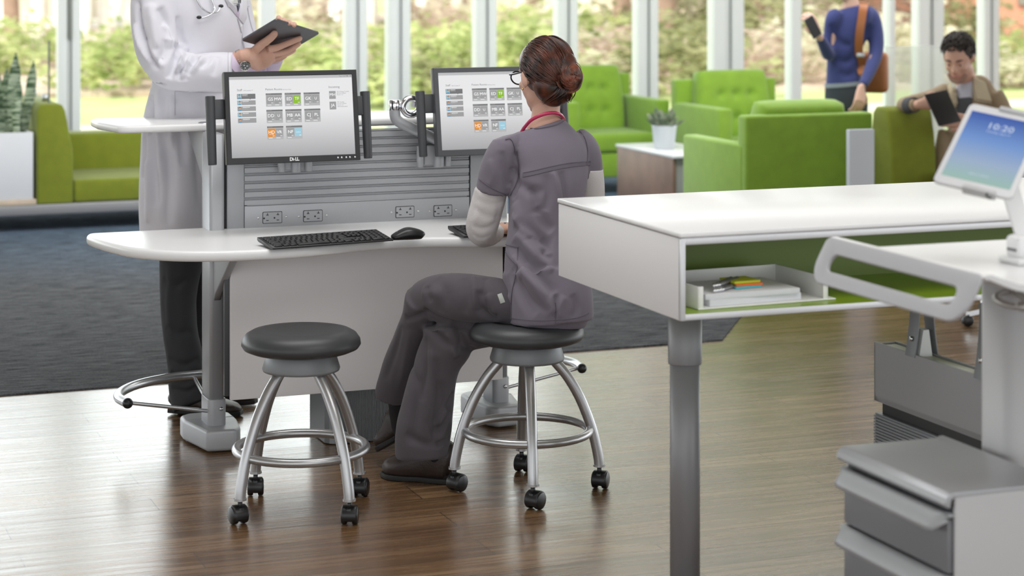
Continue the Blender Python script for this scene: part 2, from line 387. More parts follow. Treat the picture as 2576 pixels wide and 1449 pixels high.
# pale tree trunks
bark=M('pale_bark',(.82,.79,.72),.8,var=(6,.12)); barkd=M('brown_bark',(.33,.22,.16),.8,var=(6,.2))
first=None
for i,(px,D,r,dk) in enumerate([(95,44,.16,0),(215,46,.15,0),(262,46,.15,0),(745,42,.13,0),(925,50,.2,0),(1062,44,.15,0),(1150,46,.14,0),(1310,45,.17,0),(1385,43,.16,0),(1470,44,.2,0),(1350,48,.25,1),(1150,50,.28,1),(1570,40,.2,1),(1680,42,.26,1),(1905,38,.2,1),(2060,44,.25,1),(2420,40,.22,1),(30,46,.2,1)]):
    p=W(px,0,D); p.z=0
    t=thing('garden_tree',('slender pale barked tree' if not dk else 'brown barked tree')+' far behind the bushes outside the windows','tree',p,0,('pale' if not dk else 'brown')+' trees behind the bushes')
    bm=BM(); l=rnd.uniform(-.2,.2); tube(bm,[(0,0,0),(l*.4,0,1.5),(l,0,3.2),(l*1.4,.1,5.4)],[r,r*.85,r*.7,r*.4],10,smooth=3); obj('trunk',bm,barkd if dk else bark,t)
    bm=shrub_mesh(20+i,None,420,1.3,1.5,.13); bmesh.ops.translate(bm,verts=bm.verts,vec=(l*1.4,.1,4.2)); obj('foliage',bm,shm[[0,1,2,0][i%4]],t,smooth=False)
# tall trees added on the right so the floor reflects dark crowns
for i,(px,D) in enumerate([(1660,34),(1960,38),(2330,36)]):
    p=W(px,0,D); p.z=0
    t=thing('garden_tree','tall broad tree with dark green crown on the right side of the garden','tree',p,0,'tall dark trees on the right')
    bm=BM(); tube(bm,[(0,0,0),(.1,0,2.5),(-.1,.1,5),(0,.1,8)],[.22,.19,.15,.08],10,smooth=3); obj('trunk',bm,barkd,t)
    bm=shrub_mesh(60+i,None,900,2.9,5.4,.26); bmesh.ops.translate(bm,verts=bm.verts,vec=(0,0,4.6)); obj('foliage',bm,shm[[1,2][i%2]],t,smooth=False)
# pale building with columns on the far left, brick building on the right
bt=thing('garden_pavilion','pale building with white columns at the far end of the garden','building',W(190,0,52).xy.to_3d(),R(-4))
bm=BM(); box2(bm,(-7,0,0),(7,5,3.6)); obj('wall',bm,M('tan_render',(.66,.58,.47),.8,var=(.8,.2)),bt,smooth=False)
bm=BM(); box2(bm,(-7.4,-1.6,3.1),(7.4,5.2,3.7)); obj('roof',bm,M('white_render',(.9,.9,.87),.7),bt,smooth=False)
bm=BM(); box2(bm,(-7.4,-1.6,0),(7.4,0,.22)); obj('plinth',bm,MATS['white_render'],bt,smooth=False)
for k in range(11):
    bm=BM(); box2(bm,(-6.9+k*1.35,-1.3,.2),(-6.6+k*1.35,-1.,3.1)); obj('column',bm,MATS['white_render'],bt,smooth=False)
for k in range(5):
    bm=BM(); box2(bm,(-6+k*2.7,-.05,.9),(-4.6+k*2.7,.02,2.6)); obj('window',bm,M('far_window',(.25,.24,.2),.3),bt,smooth=False)
bt=thing('brick_house','low red brick house seen through the windows at far right','building',W(2640,0,36).xy.to_3d(),R(12))
bm=BM(); box2(bm,(-1.4,0,0),(9,6,3.4)); obj('wall',bm,M('brick_red',(.62,.30,.20),.85,var=(2.5,.15)),bt,smooth=False)
bm=BM(); prism(bm,[(-1.9,-.6),(9.5,-.6),(9.5,6.5),(-1.9,6.5)],3.4,3.6); obj('roof',bm,M('grey_roof',(.3,.3,.3),.8),bt,smooth=False)
for k in range(2):
    bm=BM(); box2(bm,(-.6+k*3,-.06,.9),(.7+k*3,.02,2.3)); obj('window',bm,MATS['far_window'],bt,smooth=False)
bt=thing('garden_wall','low sand coloured garden wall behind the bushes outside','wall',W(1250,0,56).xy.to_3d(),0)
bm=BM(); box2(bm,(-2.8,0,0),(12,.4,1.7)); obj('wall',bm,M('brick_pale',(.68,.60,.48),.85,var=(.6,.2)),bt,smooth=False)
bm=BM(); box2(bm,(-2.9,-.06,1.7),(12.1,.46,1.8)); obj('coping',bm,MATS['white_render'],bt,smooth=False)
# ================= LIGHT =================
w=bpy.data.worlds.new('world'); SC.world=w; w.use_nodes=True; wn=w.node_tree
bg=wn.nodes['Background']; bg.inputs[0].default_value=(.93,.97,1.0,1); bg.inputs[1].default_value=2.9
_tc=wn.nodes.new('ShaderNodeTexCoord'); _sx=wn.nodes.new('ShaderNodeSeparateXYZ'); wn.links.new(_tc.outputs['Generated'],_sx.inputs[0])
_m1=wn.nodes.new('ShaderNodeMapRange'); _m1.inputs['From Min'].default_value=-.2; _m1.inputs['From Max'].default_value=1.; _m1.inputs['To Min'].default_value=1.75; _m1.inputs['To Max'].default_value=3.9; wn.links.new(_sx.outputs['Y'],_m1.inputs['Value'])
_m2=wn.nodes.new('ShaderNodeMapRange'); _m2.inputs['From Min'].default_value=.25; _m2.inputs['From Max'].default_value=.8; _m2.inputs['To Min'].default_value=1.; _m2.inputs['To Max'].default_value=.45; wn.links.new(_sx.outputs['Z'],_m2.inputs['Value'])
_mm=wn.nodes.new('ShaderNodeMath'); _mm.operation='MULTIPLY'; wn.links.new(_m1.outputs[0],_mm.inputs[0]); wn.links.new(_m2.outputs[0],_mm.inputs[1]); wn.links.new(_mm.outputs[0],bg.inputs[1])
def area(name,loc,rot,sx,sy,e,col=(1,1,1)):
    l=bpy.data.lights.new(name,'AREA'); l.shape='RECTANGLE'; l.size=sx; l.size_y=sy; l.energy=e; l.color=col
    o=bpy.data.objects.new(name,l); COL.objects.link(o); o.location=loc; o.rotation_euler=rot; return o
s=bpy.data.lights.new('sun','SUN'); s.energy=5.0; s.angle=R(3); s.color=(1,.97,.9); so=bpy.data.objects.new('sun',s); COL.objects.link(so); so.rotation_euler=(R(42),0,R(-25))
area('ceiling_light_lounge',(1.5,12.5,3.4),(0,0,TH),6,1.6,90)  # unseen fill lamp added to brighten the lounge
area('window_wash_light',tuple(uv(3.2,10.2,3.3)),(R(62),0,TH),9,1.0,170)  # unseen lamp added to brighten the window frames from inside
area('ceiling_light_desk',(-.6,6.4,3.4),(0,0,TH),2.4,1.6,50)  # added fill above the desk, not a visible fitting
area('ceiling_light_near',(1.6,3.6,3.4),(0,0,TH),3,1.6,45)  # added fill towards the camera side, not a visible fitting
# ================= WORKSTATION DESK =================
silver=M('silver_paint',(.42,.43,.45),.44,.3,bump=(400,.05))
silverd=M('silver_paint_shadow',(.33,.34,.36),.38,.7)  # darker, more metallic silver
alu=M('brushed_aluminium',(.52,.53,.55),.3,.9)
white=M('white_laminate',(.84,.84,.84),.28,bump=(300,.01))
whitem=M('white_panel',(.76,.745,.75),.5)
edgew=M('white_edge',(.74,.74,.75),.35)
black=M('black_plastic',(.012,.012,.013),.35)
dark=M('charcoal_plastic',(.055,.057,.062),.42)
chrome=M('chrome',(.75,.76,.78),.08,1.)
screwm=M('screw_steel',(.6,.6,.6),.25,1.)
O=Vector((-1.03,7.13,0))
dm=Matrix.Translation(O)@Matrix.Rotation(TH,4,'Z'); dmi=dm.inverted()
def hitv(px,py,v):
    d=Vector(((px-CX)/F,1,-(py-HOR)/F)); c=dmi@Vector((0,0,H)); dd=dmi.to_3x3()@d
    t=(v-c.y)/dd.y; return c+dd*t
def hitu(px,py,u):
    d=Vector(((px-CX)/F,1,-(py-HOR)/F)); c=dmi@Vector((0,0,H)); dd=dmi.to_3x3()@d
    t=(u-c.x)/dd.x; return c+dd*t
desk=thing('workstation_desk','two-level white and silver workstation desk with slatted metal back panel between two posts','desk',mat4=dm)
MID=.52
half=[(-.385,.038),(-.42,.03),(-.437,-.02),(-.428,-.11),(-.402,-.235),(-.35,-.385),(-.245,-.5),(-.115,-.556),(.02,-.574),(.15,-.572),(.30,-.53),(.41,-.49),(.52,-.477)]
pts=half+[(2*MID-x,y) for x,y in half[-2::-1]]
sm=catmull(pts,4)
bm=BM(); prism(bm,sm[::-1],.71,.745,bev=.013,seg=4); obj('worktop',bm,white,desk,ang=60)
up=[(-.285,.085),(-.31,.10),(-.352,.29),(-.35,.43),(-.33,.47),(1.37,.47),(1.39,.43),(1.392,.29),(1.35,.10),(1.325,.085)]
bm=BM(); prism(bm,up[::-1],1.074,1.1,bev=.009,seg=4,bevv=.012); obj('transaction_counter',bm,white,desk,ang=60)
bm=BM(); lathe(bm,[(.0,1.1012),(.018,1.1012),(.022,1.1035),(.026,1.1015),(.027,1.1)],(-.0,.12,0),24); obj('grommet',bm,alu,desk)
def stadium(cx,cy,wx,wy,r,n=5):
    out=[]
    for sx,sy,a0 in ((1,1,0),(-1,1,90),(-1,-1,180),(1,-1,270)):
        for k in range(n+1):
            a=R(a0+90*k/n); out.append((cx+sx*(wx/2-r)+r*math.cos(a),cy+sy*(wy/2-r)+r*math.sin(a)))
    return out
for ux in (0.,1.04):
    sg=1 if ux==0 else -1
    bm=BM(); prism(bm,stadium(ux,0,.052,.118,.012),.07,1.073)
    # extrusion grooves on the faces
    box2(bm,(ux-.0262,.052,.16),(ux+.0262,.0605,1.07),0.001)
    obj('post',bm,silver,desk)
    bm=BM(); prism(bm,stadium(ux,-.002,.064,.126,.02),.075,.168,bev=.003); c=obj('post_collar',bm,silver,desk)
    bm=BM()
    b2=bmesh.new(); lathe(b2,[(0,.004),(.006,.004),(.007,.001),(.007,0)],n=14); merge(bm,b2,Matrix.Translation((ux+.012,-.066,.135))@Matrix.Rotation(R(90),4,'X')); obj('bolt',bm,screwm,c)
    # moulded foot
    foot=[(-.052,-.132),(.046,-.143),(.072,-.10),(.090,.03),(.088,.14),(.05,.17),(-.05,.17),(-.088,.14),(-.092,.07)]
    bm=BM(); 
    b2=bmesh.new(); prism(b2,[(ux+x*sg,y) for x,y in foot][::sg],0.006,.078,bev=.012,seg=4,bevv=.012)
    merge(bm,b2); box2(bm,(ux-.083,.06,.004),(ux+.083,.062,.079)); obj('foot',bm,silver,desk)
    # lower worktop bracket
    bm=BM(); P=[(-.055,.5),(-.075,.53),(-.33,.69),(-.36,.71),(-.055,.71)]
    b2=bmesh.new(); prism(b2,P,-.013,.013,bev=.004)
    merge(bm,b2,Matrix(((0,0,1,ux+.0),(1,0,0,0),(0,1,0,0),(0,0,0,1)))); obj('worktop_bracket',bm,silver,desk)
    bm=BM(); P=[(.055,.87),(.08,.88),(.36,1.05),(.38,1.074),(.055,1.074)]
    b2=bmesh.new(); prism(b2,P[::-1],-.013,.013,bev=.004)
    merge(bm,b2,Matrix(((0,0,1,ux),(1,0,0,0),(0,1,0,0),(0,0,0,1)))); obj('counter_bracket',bm,silver,desk)
# slat wall
u1=hitv(571,500,-.03).x;u2=hitv(615,500,-.03).x;u3=hitv(1180,480,-.03).x;u4=hitv(1184,480,-.03).x
bm=BM(); box2(bm,(u1,-.03,.74),(u2-.001,.03,1.073),.002); obj('side_stile',bm,silver,desk)
bm=BM(); box2(bm,(u4,-.03,.74),(1.04-.03,.03,1.073),.002); obj('side_stile',bm,silver,desk)
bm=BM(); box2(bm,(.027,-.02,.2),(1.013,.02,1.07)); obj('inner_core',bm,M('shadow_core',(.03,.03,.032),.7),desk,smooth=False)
bm=BM(); z=.822; zt=1.073; n=9; p=(zt-z)/n
prof=[]
for k in range(n):
    a=z+k*p
    prof+=[(-.03,a+.0015),(-.030,a+p*.62),(-.0275,a+p*.66),(-.0235,a+p*.70),(-.0235,a+p*.74),(-.0265,a+p*.80),(-.0275,a+p*.9),(-.0235,a+p*.93),(-.0235,a+p*.99)]
vsA=[bm.verts.new((u2,y,zz)) for y,zz in prof]; vsB=[bm.verts.new((u3,y,zz)) for y,zz in prof]
for i in range(len(prof)-1): bm.faces.new([vsA[i],vsB[i],vsB[i+1],vsA[i+1]])
obj('slat_panel',bm,silver,desk,smooth=False)
bm=BM(); box2(bm,(u2,-.034,.735),(u3,-.018,.8205),.0015); box2(bm,(u2+.01,-.0345,.8215),(u3-.01,-.02,.8235)); pr=obj('power_rail',bm,silver,desk)
outl=M('outlet_grey',(.40,.41,.43),.4)
for px,py in ((685,547),(787,543),(1018.5,533),(1114,530)):
    c=hitv(px,py,-.034)
    bm=BM()
    w,h=.066,.037
    b2=bmesh.new(); prism(b2,stadium(0,0,w,h,.003),0,.003,bev=.0008); merge(bm,b2,None,0)
    b2=bmesh.new(); prism(b2,stadium(0,0,w+.004,h+.004,.004),-.001,.0008); merge(bm,b2,None,1)
    for sx in (-.018,.019):
        box2(bm,(sx-.0045,.008,.0025),(sx+.0045,.0105,.0034),mi=1); box2(bm,(sx-.001,.0095,.0025),(sx+.0015,.0155,.0034),mi=1)
        box2(bm,(sx-.0045,-.0105,.0025),(sx+.0045,-.0080,.0034),mi=1)
        b2=bmesh.new(); prism(b2,stadium(sx-.012,-.0015,.006,.006,.0028),.0025,.0034); merge(bm,b2,None,1)
    bmesh.ops.transform(bm,matrix=Matrix.Translation(c)@rotXZ(),verts=bm.verts); obj('outlet',bm,[outl,black],desk,smooth=False)
    for sx in (-.05,.05):
        bm=BM(); b2=bmesh.new(); lathe(b2,[(0,.002),(.0035,.002),(.0045,.0008),(.0045,0)],n=14); merge(bm,b2,Matrix.Translation((c.x+sx,-.034,c.z))@rotXZ()); obj('screw',bm,screwm,desk)
# privacy panel, backing, ribbed lift column
bm=BM(); box2(bm,(.014,-.2,.19),(.992,-.18,.705),.002); obj('modesty_panel',bm,[whitem],desk)
bm=BM(); box2(bm,(-.002,-.178,.2),(.985,-.155,.7),.002); obj('panel_backing',bm,dark,desk)
bm=BM(); P=[]; ca,cb=.36,.76; n=68
P.append((ca,-.13)); P.append((ca+.012,-.15))
for k in range(n):
    x=ca+.03+(cb-ca-.06)*k/n; d=(cb-ca-.06)/n
    P+=[(x,-.160),(x+d*.55,-.160),(x+d*.6,-.156),(x+d*.95,-.156)]
P+=[(cb-.012,-.15),(cb,-.13),(cb,.06),(ca,.06)]
prism(bm,P,.004,.7); obj('lift_column',bm,M('ribbed_aluminium',(.24,.25,.26),.42,.6),desk,smooth=False)
bm=BM(); box2(bm,(.355,-.17,.18),(.39,-.15,.20)); obj('panel_clip',bm,black,desk,smooth=False)
# foot rail
path=[(-.31,-.065),(-.322,.03),(-.29,.13),(-.21,.232),(-.086,.30),(.033,.318),(.3,.32),(.52,.32)]
path=path+[(2*MID-x,y) for x,y in path[-2::-1]]
bm=BM(); tube(bm,[(x,y,.18) for x,y in path],.0165,14,smooth=6); fr=obj('foot_rail',bm,alu,desk)
for sg in (0,1):
    f=lambda x:(2*MID-x) if sg else x
    bm=BM(); ball(bm,(f(-.309),-.072,.18),(.018,.018,.018)); obj('end_cap',bm,black,fr)
    for A,B in (((-.308,-.05,.178),(-.02,-.045,.125)),((.0,.31,.175),(-.005,.05,.13))):
        bm=BM(); tube(bm,[(f(A[0]),A[1],A[2]),(f(B[0]),B[1],B[2])],.0065,10); obj('brace_rod',bm,alu,fr)
# ================= MONITORS =================
em_white=bpy.data.materials.new('screen_glow'); em_white.use_nodes=True; nt=em_white.node_tree; b=nt.nodes['Principled BSDF']
tc=nt.nodes.new('ShaderNodeTexCoord'); sx=nt.nodes.new('ShaderNodeSeparateXYZ'); nt.links.new(tc.outputs['Object'],sx.inputs[0])
mr=nt.nodes.new('ShaderNodeMapRange'); mr.inputs['From Min'].default_value=-.15; mr.inputs['From Max'].default_value=.02; nt.links.new(sx.outputs['Z'],mr.inputs['Value'])
rp=nt.nodes.new('ShaderNodeValToRGB'); rp.color_ramp.elements[0].color=(.30,.30,.31,1); rp.color_ramp.elements[1].color=(.72,.72,.73,1); nt.links.new(mr.outputs['Result'],rp.inputs[0])  # viewing-angle falloff painted into the emission, darker towards the bottom
nt.links.new(rp.outputs[0],b.inputs['Emission Color']); b.inputs['Emission Strength'].default_value=.98; b.inputs['Base Color'].default_value=(.03,.03,.03,1); b.inputs['Roughness'].default_value=.5; b.inputs['Specular IOR Level'].default_value=.15
def EM(name,c,s=.9): return M(name,(.02,.02,.02),.5,emit=c,estr=s,spec=.15)
UIM=[EM('ui_tile_grey',(.33,.33,.335)),EM('ui_bar_grey',(.17,.17,.175)),EM('ui_card_grey',(.46,.46,.465)),EM('ui_white',(.95,.95,.95),1.),EM('ui_text_grey',(.16,.16,.17)),
     EM('ui_green',(.26,.50,.02)),EM('ui_orange',(.75,.26,.01)),EM('ui_blue',(.34,.60,.72)),EM('ui_skin',(.55,.33,.22)),EM('ui_hair',(.07,.04,.03)),EM('ui_shirt',(.12,.32,.5)),EM('ui_topbar',(.50,.50,.51))]
def build_ui(sw,sh,full=True):
    bm=BM(); lay=[0.]
    def X(x): return -sw/2+x/1000*sw
    def Z(y): return sh/2-y/670*sh
    def rect(x,y,w,h,mi,l=1):
        yy=-.0004*l; vs=[bm.verts.new(p) for p in ((X(x),yy,Z(y+h)),(X(x+w),yy,Z(y+h)),(X(x+w),yy,Z(y)),(X(x),yy,Z(y)))]
        f=bm.faces.new(vs); f.material_index=mi
    def txt(s,x,y,size,mi,l=4,al='LEFT',bold=0.):
        b2=text_bm(s,size/1000*sw,al,bold=bold); merge(bm,b2,Matrix.Translation((X(x),-.0004*l,Z(y)))@rotXZ(),mi)
    def circ(x,y,r,w,mi,l=3):
        n=28
        a=[bm.verts.new((X(x+r*math.cos(6.2832*k/n)),-.0004*l,Z(y+r*math.sin(6.2832*k/n)))) for k in range(n)]
        if w is None: f=bm.faces.new(a); f.material_index=mi; return
        c=[bm.verts.new((X(x+(r-w)*math.cos(6.2832*k/n)),-.0004*l,Z(y+(r-w)*math.sin(6.2832*k/n)))) for k in range(n)]
        for k in range(n): f=bm.faces.new([a[k],a[(k+1)%n],c[(k+1)%n],c[k]]); f.material_index=mi
    rect(0,0,1000,24,11); txt('Tue 1:23 PM',893,17,15,4); circ(962,11,5,1.6,4); rect(982,5,14,11,0,2)
    txt('Staff',60,119,24,4); txt('Shift Schedule',112,119,11,4); rect(180,111,5,4,4,2)
    for k in range(5):
        y=[143,197,247,296,345][k]
        rect(60,y,147,42 if k==0 else 38,1 if k==0 else 0)
        rect(64,y+3,30,34,7 if k in(0,1,3) else 0,2)
        circ(79,y+16,8,None,8,4); rect(68,y+27,22,10,10,3); circ(79,y+13,9,None,9,3)
        rect(101,y+6,44+(k*7)%18,3,3,2); rect(101,y+13,34,2,2,2); rect(101,y+19,46,2,2,2)
    txt('Patient Rooms',288,118,23,4); txt('4th Floor West',428,118,11,4)
    cards=[(290,143,'GS','MW',0),(443,143,'ED','TF',1),(597,143,'GK','U',0),(290,280,'DD','U',0),(443,280,'MB','AA',0),(597,280,'CJ','PL',0),(290,417,'HD','VR',2),(443,417,'NF','',3)]
    for x,y,a,b_,k in cards:
        rect(x,y,131,110,2); rect(x,y,131,14,1,2); rect(x+5,y+5,38,3,0,3)
        rect(x+5,y+20,60,68,6 if k==2 else 0,2); rect(x+68,y+20,58,68,{1:5,3:7}.get(k,0),2)
        txt(a,x+35,y+62,36,3,al='CENTER')
        if b_=='U': circ(x+97,y+54,25,1.2,2,3)
        if b_: txt(b_,x+97,y+61,34 if b_!='U' else 30,3,al='CENTER')
        if k==3: circ(x+97,y+54,27,1.2,2,3); txt('CLEANING',x+97,y+57,8,3,al='CENTER')
        if k==2: txt('CALL BELL',x+35,y+71,9,3,al='CENTER')
        for q in (46,108): circ(x+q,y+80,3,None,3,3); rect(x+q+7,y+77,4,6,3,3)
        rect(x+12,y+96,30,3,3,2); 
        if b_ and b_!='U': rect(x+72,y+96,34,3,3,2)
    txt('Incoming',803,110,25,4)
    rect(806,136,54,66,0); txt('MH',833,178,33,3,al='CENTER'); rect(806,225,54,66,0); txt('JA',833,267,33,3,al='CENTER')
    for j,s in enumerate(['ICU Patient Transfer','Arrival: 4:00pm','Room 112']): txt(s,870,146+j*13,12,4)
    for j,s in enumerate(['ER Transfer','Arrival: 4:45pm','Room 117','Neck Dislocation']): txt(s,870,234+j*12.5,12,4)
    b2=bmesh.new(); # mouse pointer
    vs=[bm.verts.new((X(x),-.0018,Z(y))) for x,y in ((160,178),(160,192),(164,189),(169,188))]; f=bm.faces.new(vs); f.material_index=4
    return bm
ui_mesh=None
mon_dark=M('monitor_black',(.018,.018,.02),.38)
mon_grey=M('monitor_graphite',(.075,.078,.085),.4)
def monitor(c,label,bezel,logo,tilt=-9.5,W_=.464,H_=.311,yaw=0):
    global ui_mesh
    m4=Matrix.Translation(c)@Matrix.Rotation(TH+yaw,4,'Z')@Matrix.Rotation(R(tilt),4,'X')
    t=thing('computer_monitor',label,'monitor',mat4=m4)
    bm=BM(); bz=.017; bb=.021; sw=W_-2*bz; sh=H_-bz-bb; zc=(bb-bz)/2
    # bezel as a ring
    x0,x1,z0,z1=-W_/2,W_/2,-H_/2,H_/2
    loops=[]
    for dx,dzt,dzb,yy in ((0,0,0,.004),(0,0,0,-.0175),(.0015,.0015,.0015,-.02),(bz-.0015,bz-.0015,bb-.0015,-.02),(bz,bz,bb,-.0185),(bz,bz,bb,-.012)):
        loops.append([bm.verts.new(p) for p in ((x0+dx,yy,z0+dzb),(x1-dx,yy,z0+dzb),(x1-dx,yy,z1-dzt),(x0+dx,yy,z1-dzt))])
    for a_,b_ in zip(loops,loops[1:]):
        for j in range(4): bm.faces.new([a_[j],a_[(j+1)%4],b_[(j+1)%4],b_[j]])
    bmesh.ops.recalc_face_normals(bm,faces=bm.faces[:])
    box2(bm,(x0+.001,-.004,z0+.001),(x1-.001,.02,z1-.001),.004); box2(bm,(-.17,.015,-.11),(.17,.042,.11),.012)
    obj('bezel',bm,bezel,t)
    bm=BM(); vs=[bm.verts.new(p) for p in ((-sw/2,-.0155,zc-sh/2),(sw/2,-.0155,zc-sh/2),(sw/2,-.0155,zc+sh/2),(-sw/2,-.0155,zc+sh/2))]; bm.faces.new(vs)
    s=obj('screen',bm,em_white,t,smooth=False)
    bm=build_ui(sw,sh); bmesh.ops.translate(bm,verts=bm.verts,vec=(0,-.0158,zc)); obj('screen_interface',bm,UIM,s,smooth=False)
    for sx,hz in ((-.275,-.038),(.268,-.034)):
        bm=BM(); lathe(bm,[(0,-.115),(.0135,-.115),(.0145,-.112),(.0175,.112),(.0172,.1155),(.014,.116),(0,.116)],(sx,.012,hz),20); h=obj('grab_handle',bm,dark,t)
        bm=BM(); a,b=(sx,-W_/2+.01) if sx<0 else (W_/2-.01,sx); box2(bm,(a,.002,-.0),(b,.02,.066),.002); obj('handle_bracket',bm,dark,h)
    if logo:
        bm=BM()
        for ch,xx,rr in (('D',-.0118,0),('E',-.0028,38),('L',.0050,0),('L',.0115,0)):
            b2=text_bm(ch,.0158,'CENTER',bold=.0006); merge(bm,b2,Matrix.Translation((xx,-.0208,z0+.0055+(.0018 if rr else 0)))@rotXZ()@Matrix.Rotation(R(rr),4,'Z')@Matrix.Scale(.82 if rr else 1,4))
        obj('brand_mark',bm,M('mark_silver',(.7,.7,.7),.3,emit=(.5,.5,.5),estr=.3),t,smooth=False)  # silver lettering given a faint glow though it is no lamp
        for k in (.152,.165,.181,.194,.212):
            bm=BM(); ball(bm,(k,-.0205,z0+.0105),(.0034,.002,.0034),seg=12); obj('button',bm,chrome,t)
    # mounting neck behind
    bm=BM(); box2(bm,(-.045,.03,-.05),(.045,.055,.05),.004); tube(bm,[(0,.05,0),(0,.085,-.02)],.018,14); obj('mounting_neck',bm,silverd,t)
    return t
mL=dm@hitv(733,294,-.20); monitor(mL,'black-framed computer monitor in front of the empty stool, its screen fully visible',mon_dark,True)
mR=dm@hitv(1246,279,-.13); monitor(mR,'graphite-framed computer monitor partly hidden behind the seated person in scrubs','' or mon_grey,False,W_=.462)
# monitor arms clamped to the slat panel
def arm_local(m,p): return m@Vector(p)
for px,py,py2,nm,lbl in ((740,390,432,'left','silver rail clamp and arm carrying the monitor before the empty stool'),(1093,380,419,'right','chrome and silver swivel arm carrying the graphite monitor')):
    c=hitv(px,py,-.045)
    t=thing('monitor_arm',lbl,'monitor arm',mat4=dm@Matrix.Translation((c.x,-.034,0)))
    zb=hitv(px,py2,-.07).z
    z0=zb;z1=zb+.075
    bm=BM(); s=1 if nm=='left' else 1
    box2(bm,(-.045,-.03,z0+.006),(.055,.0,z1),.004); obj('clamp_plate',bm,silver,t)
    for sx,r in ((-.052,.0125),(.0,.017),(.045,.0135)) if nm=='left' else ((-.062,.0125),(.008,.019),(.042,.012)):
        bm=BM(); lathe(bm,[(0,z0-(.003 if r>.015 else 0)),(r*.9,z0-(.003 if r>.015 else 0)),(r,z0+.001),(r,z1),(0,z1)],(sx,-.035,0),20); obj('clamp_boss',bm,silver,t)
    if nm=='left':
        a=dmi@(mL+Vector((0,0,0)));
        bm=BM(); tube(bm,[(0,-.035,z1-.02),(0,-.04,z1+.03),(a.x-c.x,a.y+.034+.075,a.z-.03),(a.x-c.x,a.y+.034+.06,a.z-.015)],.016,14,smooth=5); obj('arm_tube',bm,silver,t)
    else:
        b=hitv(1072,390,-.068)
        bm=BM(); ball(bm,(b.x-c.x,-.031,b.z),(.006,.004,.006),seg=14); obj('knob',bm,black,t)
        def LP(px,py,v): q=hitv(px,py,v); return (q.x-c.x,v+.034,q.z)
        bm=BM(); tube(bm,[LP(1135,372,-.06),LP(1085,345,-.06),LP(1035,322,-.065),LP(1008,309,-.07),LP(996,298,-.07),LP(993,284,-.07),LP(993,277,-.07)],.0195,18,smooth=5); obj('arm_tube',bm,silver,t)
        q=LP(993,265,-.07)
        bm=BM(); lathe(bm,[(0,-.017),(.0205,-.017),(.021,-.016),(.021,.017),(.0195,.019),(0,.0195)],q,24); obj('elbow_joint',bm,chrome,t)
        q=LP(1034,268,-.08); bm=BM()
        tube(bm,[(q[0]+.030*math.cos(a),q[1],q[2]+.030*math.sin(a)) for a in [6.2832*k/28 for k in range(28)]],.0115,14,closed=True); obj('joint_ring',bm,chrome,t)
        bm=BM(); tube(bm,[LP(1005,262,-.07),LP(1018,262,-.075)],.013,12); tube(bm,[LP(1040,262,-.08),LP(1120,270,-.05),LP(1246,283,-.045)],.011,12); obj('forearm',bm,chrome,t)
        q=LP(1432,293,-.02)
# ================= KEYBOARDS, MOUSE =================
keym=M('key_black',(.02,.02,.021),.38); keyb=M('keyboard_case',(.028,.028,.03),.45)
def keyboard(c,rz,label):
    t=thing('keyboard',label,'keyboard',(c[0],c[1],.7455),rz)
    L_,Dp=.425,.135
    bm=BM(); P=[(-Dp/2,.003),(-Dp/2,.008),(Dp/2,.026),(Dp/2,.017),(Dp/2-.012,.012),(-Dp/2+.02,.002)]
    b2=bmesh.new(); prism(b2,P[::-1],-L_/2,L_/2,bev=.0015); merge(bm,b2,Matrix(((0,0,1,0),(1,0,0,0),(0,1,0,0),(0,0,0,1))))
    obj('case',bm,keyb,t)
    bm=BM(); sl=math.atan2(.018,Dp); rot=Matrix.Rotation(sl,3,'X')
    rows=6; kp=.0186
    for r in range(rows):
        y=-Dp/2+.013+r*(.0196); zz=.0088+(y+Dp/2)*.018/Dp
        xs=-L_/2+.01; x=xs; k=0
        widths=[[1.4,1.2,1.2,5.6,1.2,1.2,1.4,.2,1,1,1,.2,2,1],[2.3]+[1]*10+[2.4,.5,1,.7,.2,1,1,1,1],[1.8]+[1]*11+[1.9,3.2-.0,.0,1,1,1,1],[1.5]+[1]*12+[1.5,.2,1,1,.9,.2,1,1,1,1],[1]*13+[1.9,.2,1,1,1,.2,1,1,1,1],[1.0,.4]+[1]*4+[.2]+[1]*4+[.2]+[1]*4+[.2,1,1,1,.2,1,1,1,1]][r]
        tot=sum(widths); u=(L_-.02)/tot
        for j,w in enumerate(widths):
            if w>=.7 and not (r==2 and j==13):
                box(bm,(x+w*u/2,y,zz+.0015),(w*u-.003,.0162,.0055),.0014,1,rot=rot)
            x+=w*u
    obj('keys',bm,keym,t)
    for sx in (-1,1):
        bm=BM(); box(bm,(sx*(L_/2-.03),Dp/2-.025,.007),(.03,.018,.014),.003); obj('riser_foot',bm,keyb,t)
    return t
k1=(G(690,626,.75)+G(985,605,.75))/2; a=G(985,605,.75)-G(690,626,.75); rz=math.atan2(a.y,a.x)
keyboard((k1.x-math.sin(rz)*.066,k1.y+math.cos(rz)*.066),rz,'black keyboard lying on the desk before the empty stool')
q=G(1127,571,.768); keyboard((q.x+.212*math.cos(R(25))+.066*math.sin(R(25)),q.y+.212*math.sin(R(25))-.066*math.cos(R(25))),R(25),'black keyboard under the hands of the person in scrubs')
mp=G(1026,592,.76); t=thing('computer_mouse','black computer mouse between the two keyboards','mouse',(mp.x,mp.y,.7455),R(200))
bm=BM(); loft(bm,[(-.052,0,.010,.012,.009),(-.046,0,.014,.024,.014),(-.025,0,.0185,.031,.0185),(0,0,.0205,.032,.0205),(.022,0,.017,.028,.017),(.04,0,.0125,.025,.0125),(.052,0,.009,.018,.009),(.056,0,.008,.008,.006)],20,4,(0,1,0),power=2.4)
for v in bm.verts: v.co.z=max(v.co.z,.001)
obj('shell',bm,black,t)
